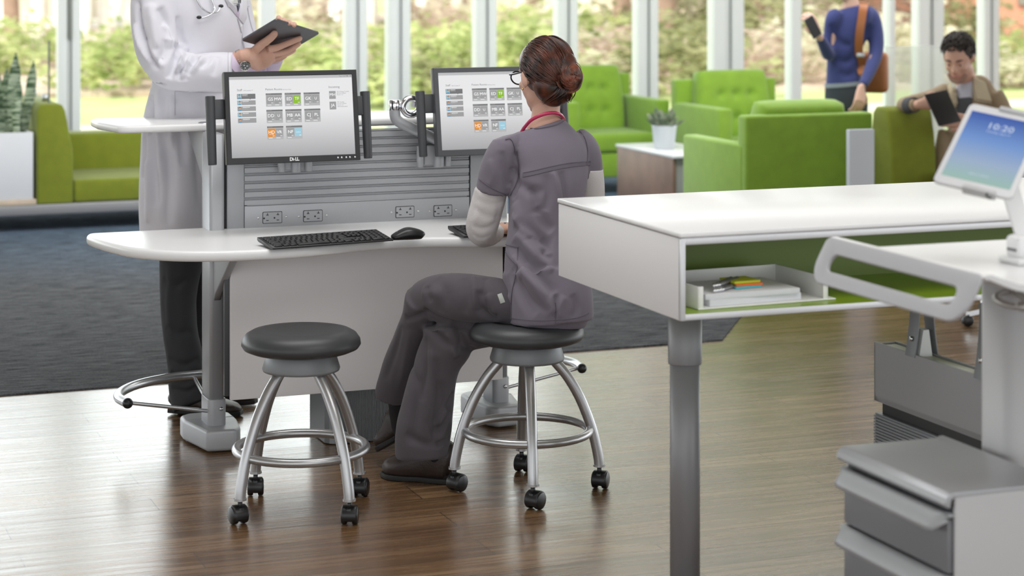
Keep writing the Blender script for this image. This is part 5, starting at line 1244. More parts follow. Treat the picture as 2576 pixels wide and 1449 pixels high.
bm=BM(); ball(bm,hp(-.083,-.004,-.034),.0032,seg=10); obj('ear_stud',bm,M('stud_gold',(.6,.4,.15),.2,1),nurse,world=True)
# hair
hairm=bpy.data.materials.new('auburn_hair'); hairm.use_nodes=True; nt=hairm.node_tree; b=nt.nodes['Principled BSDF']; tc=nt.nodes.new('ShaderNodeTexCoord')
oi=nt.nodes.new('ShaderNodeTexNoise'); oi.inputs['Scale'].default_value=28; oi.inputs['Detail'].default_value=4; nt.links.new(tc.outputs['Object'],oi.inputs[0])
rp=nt.nodes.new('ShaderNodeValToRGB'); e=rp.color_ramp.elements; e[0].position=.35; e[0].color=(.014,.006,.004,1); e[1].position=.72; e[1].color=(.13,.030,.012,1)
nt.links.new(oi.outputs[0],rp.inputs[0]); nt.links.new(rp.outputs[0],b.inputs[0]); b.inputs['Roughness'].default_value=.34; b.inputs['Specular IOR Level'].default_value=.6
hair=BM(); 
def hel(bm,c,r): merge(bm,_sph(),hm@Matrix.Translation(c)@Matrix.Diagonal((*r,1)))
def _sph():
    b2=bmesh.new(); bmesh.ops.create_uvsphere(b2,u_segments=32,v_segments=20,radius=1); return b2
hel(hair,(0,-.022,.034),(.081,.098,.096)); hel(hair,(0,.012,.048),(.075,.082,.078)); hel(hair,(0,-.055,-.015),(.070,.052,.072)); hel(hair,(.004,-.055,-.062),(.044,.036,.032)); hel(hair,(.01,-.080,.030),(.066,.048,.066))
hb=fuse(hair,.005,6)
# keep face side free: cut in front of the ears below the hairline
cut(hb,hm@Vector((0,.072,.02)),hm.to_3x3()@Vector((0,.80,-.60)))
obj('hair_cap',hb,hairm,nurse,world=True,ang=180)
rr=random.Random(11); bm=BM(); capt=None
BC=Vector((.030,-.106,.002))   # bun centre, back of the head
def cap_pt(az,el,k=1.0):
    # az around the head (0=front), el up
    d=Vector((math.sin(az)*math.cos(el),math.cos(az)*math.cos(el),math.sin(el)))
    return Vector((d.x*.083,d.y*.101-.023,d.z*.099+.034))
def strand(bm,pts,r,seg=5,n=6):
    tube(bm,[hm@p for p in pts],r,seg,smooth=n)
for k in range(620):
    az=rr.uniform(-2.0,2.0); el=rr.uniform(-.12,1.35) if abs(az)>.9 else rr.uniform(.62,1.4)
    p0=cap_pt(az,el); endang=1.57-az*.9+(1.2-el)*.5+rr.uniform(-.25,.25); end=BC+Vector((.030*math.cos(endang),.02+.0*rr.random(),.030*math.sin(endang)))
    pts=[]
    for i in range(6):
        s=i/5; q=p0.lerp(end,s); c=Vector((0,-.024,.034)); d=(q-c); dd=Vector((d.x/.083,d.y/.101,d.z/.099)); l=dd.length
        lift=1.004+.020*math.sin(3.14*s)*rr.uniform(.1,1)
        if s<.95 and l<lift: q=c+d*(lift/l)
        q+=Vector((0,0,.005*math.sin(3.14*s)*math.sin(az*5)))
        pts.append(q)
    w=rr.uniform(.0006,.0016); strand(bm,pts,[w*.5,w,w,w,w,w*.6],4,5)
# waves at the nape rising to the bun
for k in range(160):
    x=rr.uniform(-.055,.05); p0=Vector((x,-.062-.02*rr.random(),-.085+.02*rr.random())); end=BC+Vector((rr.uniform(-.03,.03),.01,-.02))
    pts=[p0,p0.lerp(end,.35)+Vector((0,-.022,0)),p0.lerp(end,.7)+Vector((0,-.02,0)),end]; w=rr.uniform(.0007,.0015); strand(bm,pts,[w*.5,w,w,w*.6],4,5)
obj('swept_strands',bm,hairm,nurse,world=True,ang=180)
bm=BM(); ball(bm,hm@BC,(.037,.034,.037))
RB=.041
for k in range(300):
    a0=rr.uniform(0,6.28); r0=rr.uniform(.55,1.0); r1=rr.uniform(.12,.5); ln=rr.uniform(1.8,3.4); pts=[]
    for i in range(8):
        s_=i/7; rho=RB*(r0+(r1-r0)*s_); a=a0+ln*s_
        pts.append(BC+Vector((rho*math.cos(a)*1.05,-math.sqrt(max(0,RB*RB-rho*rho))*.85-.001+.0015*math.sin(5*a),rho*math.sin(a)*1.12)))
    w=rr.uniform(.0007,.0017); strand(bm,pts,[w*.4,w,w,w,w,w,w,w*.4],4,4)
for k in range(150):
    a0=rr.uniform(0,6.28); ln=rr.uniform(1.5,3.2); rho=RB*rr.uniform(.98,1.16); yo=rr.uniform(-.008,.022); pts=[BC+Vector((rho*math.cos(a0+ln*i/6)*(1.05-.05*(i in(0,6))),yo,rho*math.sin(a0+ln*i/6)*(1.1-.05*(i in(0,6))))) for i in range(7)]
    w=rr.uniform(.0008,.0019); strand(bm,pts,[w*.4,w,w,w,w,w,w*.4],4,4)
hairb=hairm.copy(); hairb.name='auburn_hair_copper'; e=[n for n in hairb.node_tree.nodes if n.type=='VALTORGB'][0].color_ramp.elements; e[0].color=(.035,.011,.006,1); e[1].color=(.26,.062,.022,1)
obj('hair_bun',bm,hairb,nurse,world=True,ang=180)
shoe('shoe',nurse,W(1140,1212,6.605).xy.to_3d()+Vector((0,0,.001)),W(968,1190,6.69).xy.to_3d()+Vector((0,0,.001)),shoel,solem,w=.052,tall=1.55)
shoe('shoe',nurse,W(1050,1078,6.82),W(958,1133,6.88),shoel,solem,w=.046,tall=1.15)
# ---------------- doctor ----------------
coatm=M('coat_white',(.72,.71,.765),.75,sheen=.1,bump=(500,.08)); doct=M('doctor_trouser',(.035,.036,.040),.85,bump=(400,.1)); lav=M('lavender_shirt',(.62,.52,.66),.7)
doc=thing('person','person in a white lab coat standing behind the desk holding a tablet','person',(-1.2,7.62,0))
dside=(-.52,-.85,0)
db=[S(478,-150,7.62,30,40),S(482,-122,7.62,90,60),S(484,-90,7.62,132,74),S(490,-40,7.62,140,86),S(498,20,7.62,138,92),S(500,80,7.62,130,90),S(496,140,7.62,120,86),S(484,205,7.62,112,82),S(480,260,7.63,124,90),S(477,320,7.64,134,96),S(476,400,7.64,138,98),S(476,500,7.64,140,100),S(477,570,7.64,140,100),S(478,634,7.64,140,100)]
bm=BM(); loft(bm,[(x,y,z,a*.85,b*.85) for x,y,z,a,b in db[1:10]],20,3,side=dside)
dh=orient(W(505,-255,7.60),(.80,-.45,-.35)); head_parts(bm,dh,1.04)
loft(bm,[S(486,-110,7.62,60,50),S(490,-150,7.62,42,42),S(496,-200,7.61,40,42)],18,3,side=dside)
loft(bm,[S(392,-60,7.46,44,44),S(388,50,7.44,36,36),S(405,150,7.42,28,28),S(450,176,7.42,24,24),S(530,168,7.42,24,24),S(600,148,7.42,20,18),S(625,140,7.42,21,17)],18,3,side=(0,0,1))
loft(bm,[S(560,-70,7.82,40,40),S(590,60,7.86,38,38),S(630,190,7.82,34,34),S(668,175,7.72,24,24),S(692,140,7.62,20,16)],18,3,side=(1,0,0))
for dx,dD,lf in ((0,0,0),(38,.20,0)):
    loft(bm,[S(462+dx,560,7.60+dD,52,52),S(456+dx,700,7.60+dD,42,42),S(452+dx,850,7.60+dD,34,36),S(462+dx,985,7.60+dD,20,22)],16,3)
body=fuse(bm,.0075,5)
bmh=BM()
_A=W(607,103,7.40);_B=W(692,49,7.31);_C=W(718,136,7.57); _n=(_B-_A).cross(_C-_A).normalized()
if _n.y>0: _n=-_n
def tabp(px,py,off):
    d=Vector(((px-CX)/F,1,-(py-HOR)/F)); o=Vector((0,0,H)); t_=( _A-o).dot(_n)/d.dot(_n); return o+d*t_+_n*off
loft(bmh,[S(598,148,7.42,19,16),S(620,142,7.41,22,16),tuple(tabp(642,128,.034))+(.044,.023),tuple(tabp(662,121,.026))+(.046,.021),tuple(tabp(682,117,.019))+(.040,.016)],18,3,side=(-.25,-.2,1))
for pts,r0,r1 in (([(636,114),(650,103),(667,93),(681,85),(689,79)],.0175,.0135),([(670,108),(694,106),(714,101),(738,94),(753,91)],.0142,.0105),([(670,119),(698,120),(720,117),(738,109),(750,104)],.0140,.0105),([(668,130),(692,131),(712,127),(728,123),(738,120)],.0132,.0098),([(662,138),(680,140),(696,139),(708,137),(716,135)],.0112,.0085)):
    n=len(pts); finger(bmh,[tabp(x,y,.010+.016*(1-i/(n-1))) for i,(x,y) in enumerate(pts)],r0,r1)
# far hand: finger tips curled over the far edge
for x,y in ((699,44),(712,50),(726,56),(739,61)):
    finger(bmh,[W(x-12,y+60,7.56),W(x-6,y+30,7.50),W(x,y+6,7.44),W(x+2,y,7.40),W(x+1,y+3,7.37)],.0105,.0085)
loft(bmh,[S(692,140,7.62,20,16),S(695,115,7.59,28,15),S(702,95,7.56,30,13)],16,3,side=(1,0,0))
hb=fuse(bmh,.0036,3)
t=tree_of(hb)
folds(hb,t,[([(650,112),(662,118),(680,120)],.004,.0015),([(660,125),(675,128),(690,126)],.004,.0015),([(625,150),(650,146),(672,140)],.004,-.0015),([(632,140),(652,135),(668,131)],.004,-.0012)])
merge(body,hb); obj('body',body,skin,doc,world=True,ang=180)
head_details(doc,dh,1.04,M('hair_brown',(.05,.03,.02),.5))
bm=BM(); merge(bm,_sph(),dh@Matrix.Translation((0,-.02,.045))@Matrix.Diagonal((.085,.103,.092,1))); b2=fuse(bm,.006,2); cut(b2,dh@Vector((0,.03,.03)),dh.to_3x3()@Vector((0,.75,-.66))); obj('hair',b2,MATS['hair_brown'],doc,world=True)
# coat
bm=BM(); loft(bm,db[1:],40,4,side=dside,power=2.2)
loft(bm,[S(440,-95,7.50,44,44),S(400,-60,7.46,56,56),S(388,0,7.44,58,58),S(390,70,7.43,58,58),S(400,130,7.42,56,56),S(422,170,7.41,52,50),S(460,182,7.405,49,48),S(520,181,7.41,49,48),S(566,181,7.42,50,48),S(588,181,7.42,51,48)],28,4,side=(-.5,0,.85))
loft(bm,[S(545,-95,7.78,44,44),S(570,-50,7.82,50,50),S(590,50,7.86,50,50),S(625,180,7.82,46,46),S(652,190,7.76,42,42)],24,4,side=(1,0,0))
ct=fuse(bm,.0068,2)
t=tree_of(ct)
folds(ct,t,[([(445,42),(452,90),(458,112)],.010,.008),([(462,118),(448,140),(432,175),(425,200)],.012,.016),([(475,130),(462,160),(445,200)],.010,.012),([(500,140),(485,155),(472,190)],.010,.010),([(530,140),(520,155),(500,170)],.010,.006),
 ([(468,122),(455,150),(440,185)],.008,-.010),([(488,135),(470,165),(455,200)],.008,-.008),([(452,128),(462,134),(474,128)],.006,.012),([(455,165),(450,185),(455,205)],.007,.008),([(478,158),(468,180),(466,205)],.007,.008),([(400,20),(420,60),(430,100)],.016,.010),([(380,10),(385,60),(395,120)],.016,-.008),([(350,0),(352,60),(375,130),(400,175)],.010,.014),([(340,60),(352,110),(380,160)],.010,-.008),
 ([(420,100),(415,130),(395,160)],.014,.008),([(440,110),(450,118),(470,112)],.008,.010),([(372,215),(400,210),(420,215)],.006,.006),([(380,240),(378,290),(372,340)],.014,.010),([(400,225),(402,290),(398,360),(408,460)],.016,-.009),([(388,330),(385,420),(392,520)],.018,.010),([(420,350),(425,450),(420,570)],.02,.008),([(370,400),(375,480),(372,560)],.016,-.008),([(460,250),(458,330),(462,420)],.02,.006),([(365,300),(362,370),(360,450)],.012,.008),([(430,240),(432,300),(428,380)],.012,-.007),([(500,340),(498,420),(502,540)],.02,.008),([(452,150),(462,140),(480,136)],.008,-.008),([(510,140),(500,160),(480,185)],.009,-.007),([(548,140),(545,165),(535,190)],.012,.005),([(412,60),(425,80),(428,120)],.010,-.008),([(365,100),(385,140),(412,170)],.010,-.009)],gain=2.1)
ripple(ct,.006,7,(1,1,.5),5.2)
# flat cuff end
t=tree_of(ct)
coat=obj('lab_coat',ct,coatm,doc,world=True,ang=180)
shade=M('coat_seam',(.52,.51,.55),.8)
for poly_,w_,o_ in (([(597,46),(606,80),(612,110),(618,135)],.006,.001),  # front-edge strip paints a fold shadow in grey; others are seams and edges
 ([(372,207),(390,207),(410,212)],.003,.001),
 ([(440,228),(440,290)],.003,.001),
 ([(440,228),(500,232),(560,232)],.003,.001),
 ([(574,133),(574,180),(574,228)],.0025,.001),
 ([(640,90),(630,60),(622,20)],.002,.001),
 ([(585,22),(610,20),(626,16)],.0025,.001)):
    bm=BM(); ribbon(bm,t,poly_,w_,o_); obj('coat_seam',bm,shade,coat,world=True)
# lapels, tie, shirt
bm=BM(); patch(bm,t,[(560,-90),(604,-90),(602,0),(588,0)],.006,n=8); patch(bm,t,[(572,0),(602,0),(600,44),(596,44)],.006,n=6); obj('shirt_front',bm,lav,doc,world=True)
bm=BM(); patch(bm,t,[(572,-90),(590,-90),(599,30),(596,42)],.010,n=8); obj('necktie',bm,M('tie_navy',(.015,.018,.05),.5),doc,world=True)
bm=BM(); patch(bm,t,[(520,-90),(566,-92),(594,40),(570,10)],.013,n=10); obj('lapel',bm,coatm,coat,world=True)
bm=BM(); patch(bm,t,[(600,-80),(632,-80),(612,62),(599,46)],.013,n=10); obj('lapel',bm,coatm,coat,world=True)
for x,y in ((604,64),(640,130)):
    p=proj(t,x,y,.002)
    if p: bm=BM(); b2=bmesh.new(); lathe(b2,[(0,.003),(.006,.003),(.007,0)],n=16); merge(bm,b2,Matrix.Translation(p)@Matrix.Rotation(R(90),4,'X')); obj('button',bm,M('button_white',(.8,.8,.8),.3),coat,world=True)
bm=BM(); patch(bm,t,[(566,-10),(594,-12),(598,14),(572,18)],.018,n=3); bd_=obj('id_badge',bm,M('badge_white',(.8,.8,.78),.3),doc,world=True)
bm=BM()
for k,(x0,x1,y) in enumerate(((576,590,-2),(577,590,3),(578,592,10),(579,588,14))): ribbon(bm,t,[(x0,y+.5),(x1,y)],.0016,.0195)
obj('badge_print',bm,M('badge_grey',(.3,.3,.32),.5),bd_,world=True)
for k,(x,c) in enumerate(((599,(.1,.1,.1)),(606,(.15,.15,.16)),(613,(.05,.05,.05)))):
    a=proj(t,x,-14,.008);b_=proj(t,x+2,9,.006)
    if a and b_:
        bm=BM(); tube(bm,[a,b_],.0035,8); obj('pocket_pen',bm,M('pen_clip',c,.3,.4),doc,world=True)
# stethoscope round the neck with two earpieces
ste=M('steth_grey',(.13,.13,.15),.3); 
def PP(l,off): 
    out=[]
    for x,y in l:
        p=proj(t,x,y,off)
        if p: out.append(p)
    return out
bm=BM(); tube(bm,PP([(478,-70),(484,-30),(492,-2),(502,18),(516,30),(528,34)],.012),.0035,10,smooth=4); tube(bm,PP([(520,-70),(524,-30),(528,0),(534,20),(530,33)],.012),.0035,10,smooth=4); st_=obj('stethoscope',bm,chrome,doc,world=True)
bm=BM(); tube(bm,PP([(528,34),(518,40),(505,44),(498,43)],.014),.0026,10,smooth=4); tube(bm,PP([(530,33),(540,30),(546,22),(548,16)],.014),.0026,10,smooth=4); obj('ear_tube',bm,chrome,st_,world=True)
for x,y in ((497,43),(549,16)):
    p=proj(t,x,y,.015); bm=BM(); ball(bm,p,(.0095,.007,.0065),seg=14); obj('ear_tip',bm,black,st_,world=True)
# cuff and watch on the near wrist
bm=BM(); loft(bm,[S(582,164,7.42,34,32),S(592,156,7.42,28,26),S(598,152,7.42,24,21)],24,2,side=(-.3,0,.9),caps=True); obj('shirt_cuff',bm,lav,doc,world=True)
bm=BM(); loft(bm,[S(640,196,7.80,43,40),S(660,182,7.74,38,35),S(680,158,7.68,30,28),S(690,140,7.63,27,25)],24,3,side=(.5,0,.5)); cf=fuse(bm,.006,2); t2=tree_of(cf); folds(cf,t2,[([(655,150),(660,170),(655,190)],.006,.006),([(672,150),(668,165),(672,185)],.005,.006)]); obj('shirt_cuff',cf,lav,doc,world=True)
steel=M('watch_steel',(.55,.53,.50),.22,1.)
w=thing('wristwatch','steel chronograph watch on the wrist under the held tablet','watch',W(606,148,7.42)) if False else None
bm=BM(); wc=W(607,148,7.42); ax=(W(625,140,7.42)-W(590,156,7.42)).normalized(); e1=Vector((0,-1,0)); e2=ax.cross(e1).normalized()
for k in range(26):
    a=6.2832*k/26; c=wc+e1*.0265*math.cos(a)+e2*.034*math.sin(a); tdir=(-e1*.0265*math.sin(a)+e2*.034*math.cos(a)).normalized(); nn=tdir.cross(ax)
    mm=basis(c,ax,tdir,nn)
    for o_,wd in ((-.0065,.0042),(0,.0075),(.0065,.0042)):
        b2=bmesh.new(); bmesh.ops.create_cube(b2,size=1); bmesh.ops.bevel(b2,geom=b2.edges[:],offset=.15,segments=1,affect='EDGES'); merge(bm,b2,mm@Matrix.Translation((o_,0,0))@Matrix.Diagonal((wd,.0062,.003,1)))
wb=obj('watch_band',bm,steel,doc,world=True)
fc=W(617,166,7.385); nf=Vector((.25,-.80,-.35)).normalized(); xx=nf.orthogonal().normalized(); fm=basis(fc,xx,nf.cross(xx),nf)
bm=BM(); lathe(bm,[(0,-.005),(.019,-.005),(.020,0),(.0185,.003),(.016,.0035),(.0155,.0025)],n=36,m=fm); obj('watch_case',bm,steel,wb,world=True)
bm=BM(); lathe(bm,[(0,.0028),(.0158,.0028)],n=36,m=fm); obj('watch_dial',bm,M('dial_dark',(.13,.135,.14),.25),wb,world=True)
bm=BM()
for k in range(12):
    a=6.2832*k/12; b2=bmesh.new(); box(b2,(0,0,0),(.0012,.003,.0006)); merge(bm,b2,fm@Matrix.Rotation(a,4,'Z')@Matrix.Translation((0,.0135,.0032)))
for x,y in ((.005,.004),(-.005,.004),(0,-.006)): lathe(bm,[(0,.0034),(.003,.0034)],n=16,m=fm@Matrix.Translation((x,y,0)))
obj('watch_marks',bm,M('marks_silver',(.7,.7,.68),.3),wb,world=True)
# doctor's tablet
A=W(607,103,7.40);B_=W(692,49,7.31);Dd=W(718,136,7.57)
X_=(Dd-A);Y_=(B_-A); hw_,hh_=X_.length,Y_.length; X_.normalize(); Y_=(Y_-X_*Y_.dot(X_)).normalized(); Z_=X_.cross(Y_)
dt=thing('tablet',"slate grey tablet held by the person in the white lab coat, its back showing",'tablet',mat4=basis(A,X_,Y_,Z_))
zs=1 if Z_.z>0 else -1
bm=BM(); prism(bm,stadium(hw_/2,hh_/2,hw_,hh_,.011),min(0,zs*.0075),max(0,zs*.0075),bev=.0025); obj('shell',bm,M('tablet_slate',(.12,.12,.13),.36,.6),dt)
bm=BM(); box2(bm,(.008,.008,zs*.0076-.0002),(hw_-.008,hh_-.008,zs*.0076+.0002)); obj('screen',bm,black,dt,smooth=False)
for y in (.03,.045): 
    bm=BM(); box2(bm,(hw_-.0015,hh_-.012-y,zs*.003-.001),(hw_+.0006,hh_-y,zs*.003+.001)); obj('side_button',bm,dark,dt,smooth=False)
# trousers and shoes
bm=BM()
for dx,dD in ((0,0),(40,.20)):
    loft(bm,[S(470+dx,560,7.60+dD,62,62),S(456+dx,660,7.60+dD,54,56),S(448+dx,740,7.60+dD,47,50),S(450+dx,820,7.60+dD,44,46),S(462+dx,890,7.60+dD,46,46),S(470+dx,950,7.60+dD,48,46),S(478+dx,1000,7.60+dD,50,48),S(484+dx,1024,7.59+dD,50,46)],24,4,side=(1,0,0))
loft(bm,[S(478,520,7.7,120,95),S(480,600,7.7,112,90)],20,2,side=dside)
tr_=fuse(bm,.008,4); t3=tree_of(tr_)
folds(tr_,t3,[([(410,700),(440,720),(470,700)],.014,.006),([(420,820),(450,840),(480,830)],.014,.006),([(425,900),(460,920),(500,900)],.012,.010),([(430,935),(465,960),(505,940)],.012,.010),([(432,975),(470,985),(500,970)],.010,.008),([(430,660),(425,760),(432,860)],.014,-.006)])
ripple(tr_,.004,10,(1,1,.8),8.1); obj('trousers',tr_,doct,doc,world=True,ang=180)
shoe('shoe',doc,W(437,1043,7.62).xy.to_3d()+Vector((0,0,.0065)),W(603,1050,7.565).xy.to_3d()+Vector((0,0,.0065)),shoel,solem,w=.050)
shoe('shoe',doc,W(478,1020,7.82).xy.to_3d()+Vector((0,0,.0065)),W(640,1020,7.76).xy.to_3d()+Vector((0,0,.0065)),shoel,solem,w=.050)
# ---------------- standing woman in the lounge ----------------
D=12.45
wom=thing('person','standing person in a navy sweater holding a phone, tan bag on the shoulder','person',(W(2140,0,D).x,D,.006))
navy=M('navy_knit',(.032,.044,.17),.85,sheen=.2,bump=(200,.1)); denim=M('dark_denim',(.035,.045,.055),.85); 
ws=(.93,-.36,0)
wb_=[S(2128,260,D,50,40),S(2124,215,D,48,38),S(2120,175,D,41,32),S(2122,130,D,41,32),S(2132,90,D,48,38),S(2140,50,D,55,36),S(2144,26,D,52,28),S(2143,14,D,28,22),S(2141,6,D,20,18)]
bm=BM(); loft(bm,[(x,y,z,a*.76,b*.74) for x,y,z,a,b in wb_[:-3]],20,3,side=ws); loft(bm,[S(2143,22,D,24,20),S(2140,0,D,18,19),S(2137,-22,D,18,20)],16,3,side=ws)
wh=orient(W(2133,-48,D),(-.72,-.65,-.18)); head_parts(bm,wh,.97,False)
loft(bm,[S(2104,44,D-.03,14),S(2092,90,D-.04,12),S(2087,135,D-.06,12),S(2072,112,D-.16,12),S(2060,90,D-.24,9)],14,3)
loft(bm,[S(2184,40,D,14),S(2201,90,D-.02,13),S(2200,140,D-.06,12),S(2182,190,D-.16,10),S(2166,222,D-.22,9)],14,3)
loft(bm,[S(2108,260,D,30),S(2106,420,D,24),S(2106,560,D,15),S(2106,600,D,14)],14,3); loft(bm,[S(2152,260,D,30),S(2152,420,D,24),S(2152,560,D,15),S(2152,600,D,14)],14,3)
body=fuse(bm,.011,3)
def small_hand(bm,w,f,up,s=1.,curl=.4):
    w=Vector(w);f=Vector(f).normalized();u=Vector(up).normalized(); r=f.cross(u).normalized()
    loft(bm,[tuple(w-f*.02)+(.023*s,.018*s),tuple(w+f*.03)+(.034*s,.016*s),tuple(w+f*.085*s)+(.040*s,.013*s)],14,3,side=r)
    for o,l in ((-.030,.060),(-.010,.074),(.010,.078),(.030,.068)):
        b=w+f*.08*s+r*o*s; finger(bm,[b,b+f*l*.45*s-u*.010*curl,b+f*l*.8*s-u*.035*curl,b+f*l*.85*s-u*.06*curl],.0098*s,.0078*s,3)
    b=w+f*.03*s-r*.028*s; finger(bm,[b,b-r*.02*s+f*.02*s-u*.008,b-r*.022*s+f*.05*s-u*.02],.012*s,.009*s,3)
bmh=BM(); small_hand(bmh,W(2058,88,D-.25),(-.35,-.25,.75),(.5,-.9,0),.95,1.); small_hand(bmh,W(2166,224,D-.22),(-.15,-.35,-.8),(.3,-1,.2),.95,1.2)
hb=fuse(bmh,.005,2); merge(body,hb); obj('body',body,skin2,wom,world=True,ang=180)
head_details(wom,wh,.97,MATS['hair_brown'],False)
bm=BM(); merge(bm,_sph(),wh@Matrix.Translation((0,-.025,.04))@Matrix.Diagonal((.088,.108,.10,1))); merge(bm,_sph(),wh@Matrix.Translation((0,-.085,-.05))@Matrix.Diagonal((.06,.05,.11,1))); b2=fuse(bm,.008,2); cut(b2,wh@Vector((0,.035,.03)),wh.to_3x3()@Vector((0,.75,-.66))); obj('hair',b2,MATS['hair_brown'],wom,world=True)
bm=BM(); loft(bm,wb_[1:-1],28,4,side=ws)
loft(bm,[S(2106,34,D-.03,20),S(2095,50,D-.05,20),S(2089,95,D-.04,18),S(2086,138,D-.06,17),S(2073,115,D-.15,15),S(2063,95,D-.22,12)],18,4)
loft(bm,[S(2178,30,D,20),S(2194,46,D,21),S(2204,95,D-.02,20),S(2202,140,D-.06,18),S(2184,188,D-.15,15),S(2170,216,D-.21,12)],18,4)
sw=fuse(bm,.011,3); cut(sw,W(2140,24,D),Vector((-.15,.35,1))); t4=tree_of(sw)
folds(sw,t4,[([(2100,90),(2120,110),(2140,112)],.02,.012),([(2150,140),(2130,155),(2105,150)],.02,.010),([(2110,180),(2130,190),(2150,180)],.02,.008),([(2090,60),(2098,90),(2096,120)],.018,.014),([(2186,60),(2180,110),(2182,150)],.02,.02)])
obj('sweater',sw,navy,wom,world=True,ang=180)
bm=BM(); loft(bm,[S(2124,206,D,48,38),S(2127,240,D,53,42),S(2129,275,D,52,42)],24,3,side=ws)
for x in (2106,2152): loft(bm,[S(x,255,D,32,36),S(x,400,D,26,28),S(x,520,D,20,22),S(x,588,D,17,20)],20,3)
obj('jeans',fuse(bm,.011,3),denim,wom,world=True,ang=180)
bm=BM(); loft(bm,[S(2124,206,D,50,40),S(2125,216,D,51,41)],28,2,side=ws); obj('hem_band',bm,M('grey_jersey',(.25,.29,.32),.8),wom,world=True)
for x in (2106,2152): 
    q=W(x,0,D).xy.to_3d(); shoe('shoe',wom,q+Vector((.03,.05,.0065)),q+Vector((-.06,-.17,.0065)),shoel,solem,w=.043)
ph=thing('phone',"dark smartphone in the raised hand of the person in the navy sweater",'phone',mat4=orient(W(2045,68,D-.32),(-.45,-.15,.85),(.4,-.9,0)))
bm=BM(); box(bm,(0,0,0),(.066,.13,.009),.004,3); obj('phone_case',bm,M('phone_grey',(.06,.06,.07),.3),ph)
bm=BM(); box(bm,(0,0,.0047),(.058,.115,.0006)); obj('screen',bm,black,ph,smooth=False)
tanl=M('tan_leather',(.36,.13,.045),.45,bump=(60,.1))
bag=thing('shoulder_bag',"tan leather bag hanging behind the arm of the person in the navy sweater",'bag',(W(2204,0,D+.12).x,D+.12,.7))
bm=BM(); c=W(2200,182,D+.15); box(bm,c,(.17,.10,.25),.035,3,rot=Matrix.Rotation(R(-25),3,'Z')); obj('bag_body',bm,tanl,bag,world=True)
t5=t4
bm=BM(); L1=[(2172,16),(2166,50),(2160,90),(2157,130),(2160,165)]; P=[proj(t5,x,y,.012) for x,y in L1]; P=[p for p in P if p]
P=[W(2180,12,D+.06)]+P+[W(2170,188,D-.1)]
strap(bm,[tuple(v) for v in [Vector(q) for q in catmull([tuple(p) for p in P],4)]],.050,.005,(1,.1,0)); obj('strap',bm,tanl,bag,world=True)
bm=BM(); p=proj(t5,2158,136,.02); box(bm,p,(.05,.01,.03),.003); obj('buckle',bm,alu,bag,world=True)
# ---------------- seated man in the lounge ----------------
D=11.55
man=thing('person','seated person in a tan coat reading a black tablet on the olive sofa','person',(W(2420,0,D).x,D,.006))
tan=M('tan_coat',(.30,.225,.14),.8,sheen=.1,bump=(120,.1)); tanc=M('tan_coat_light',(.55,.47,.33),.8); gsh=M('grey_shirt',(.48,.48,.55),.7); swd=M('charcoal_knit',(.075,.075,.085),.9)
ms=(.97,.0,0); 
mt=[S(2434,470,D+.05,58,60),S(2438,400,D+.03,56,50),S(2440,330,D,56,46),S(2441,280,D,62,46),S(2443,240,D,66,42),S(2442,216,D,52,36),S(2436,200,D,30,28),S(2432,190,D,24,24)]
bm=BM(); loft(bm,[(x,y,z,a*.75,b*.72) for x,y,z,a,b in mt[:-2]],20,3,side=ms)
loft(bm,[S(2436,222,D,30,28),S(2430,196,D-.02,25,26),S(2422,168,D-.05,25,28)],18,3,side=ms)
mh_=orient(W(2412,146,D-.07),(-.42,-.80,-.42)); head_parts(bm,mh_,1.06)
la=[S(2385,232,D-.02,26),S(2340,248,D-.06,22),S(2275,264,D-.16,20),S(2285,266,D-.22,18),S(2318,262,D-.34,13)]
ra=[S(2498,238,D-.02,27),S(2524,285,D-.06,24),S(2522,330,D-.12,22),S(2480,322,D-.28,18),S(2432,305,D-.42,13)]
loft(bm,[(a,b,c,d*.8,e*.8) for a,b,c,d,e in la],14,3,side=(0,0,1)); loft(bm,[(a,b,c,d*.8,e*.8) for a,b,c,d,e in ra],14,3,side=(0,0,1))
for sx,kx in ((-22,2400),(22,2470)):
    loft(bm,[S(2436+sx,470,D,36),S(kx,478,D-.42,32),S(kx,500,D-.46,28)],14,3)
body=fuse(bm,.011,3)
bmh=BM(); small_hand(bmh,W(2316,262,D-.34),(.75,-.25,.12),(-.1,-1,.2),1.05,.6); small_hand(bmh,W(2436,303,D-.42),(-.85,-.1,.05),(.1,-1,.2),1.05,.6)
hb=fuse(bmh,.005,2); merge(body,hb); obj('body',body,skin,man,world=True,ang=180)
hairk=M('hair_dark_grey',(.045,.035,.03),.7,bump=(60,.6),var=(25,.5))
head_details(man,mh_,1.06,hairk)
bm=BM(); merge(bm,_sph(),mh_@Matrix.Translation((0,-.022,.048))@Matrix.Diagonal((.089,.108,.094,1))); merge(bm,_sph(),mh_@Matrix.Translation((0,-.06,.0))@Matrix.Diagonal((.082,.06,.07,1))); b2=fuse(bm,.007,2); cut(b2,mh_@Vector((0,.058,.055)),mh_.to_3x3()@Vector((0,.80,-.60))); ripple(b2,.006,38,(1,1,1),4.)
rq=random.Random(8)
for k in range(420):
    az=rq.uniform(-2.6,2.6); el=rq.uniform(.35,1.5) if abs(az)<1.2 else rq.uniform(-.1,1.4)
    d=Vector((math.sin(az)*math.cos(el),math.cos(az)*math.cos(el),math.sin(el))); p=Vector((d.x*.087,d.y*.106-.022,d.z*.092+.048))
    if p.y*.8-(p.z-.055)*.6>.048: continue
    tube(b2,[mh_@p,mh_@(p+d*.008+Vector((0,.010,.004))),mh_@(p+d*.010+Vector((rq.uniform(-.006,.006),.022,.0)))],[.0035,.0030,.0008],5)
obj('hair',b2,hairk,man,world=True)
bm=BM(); 
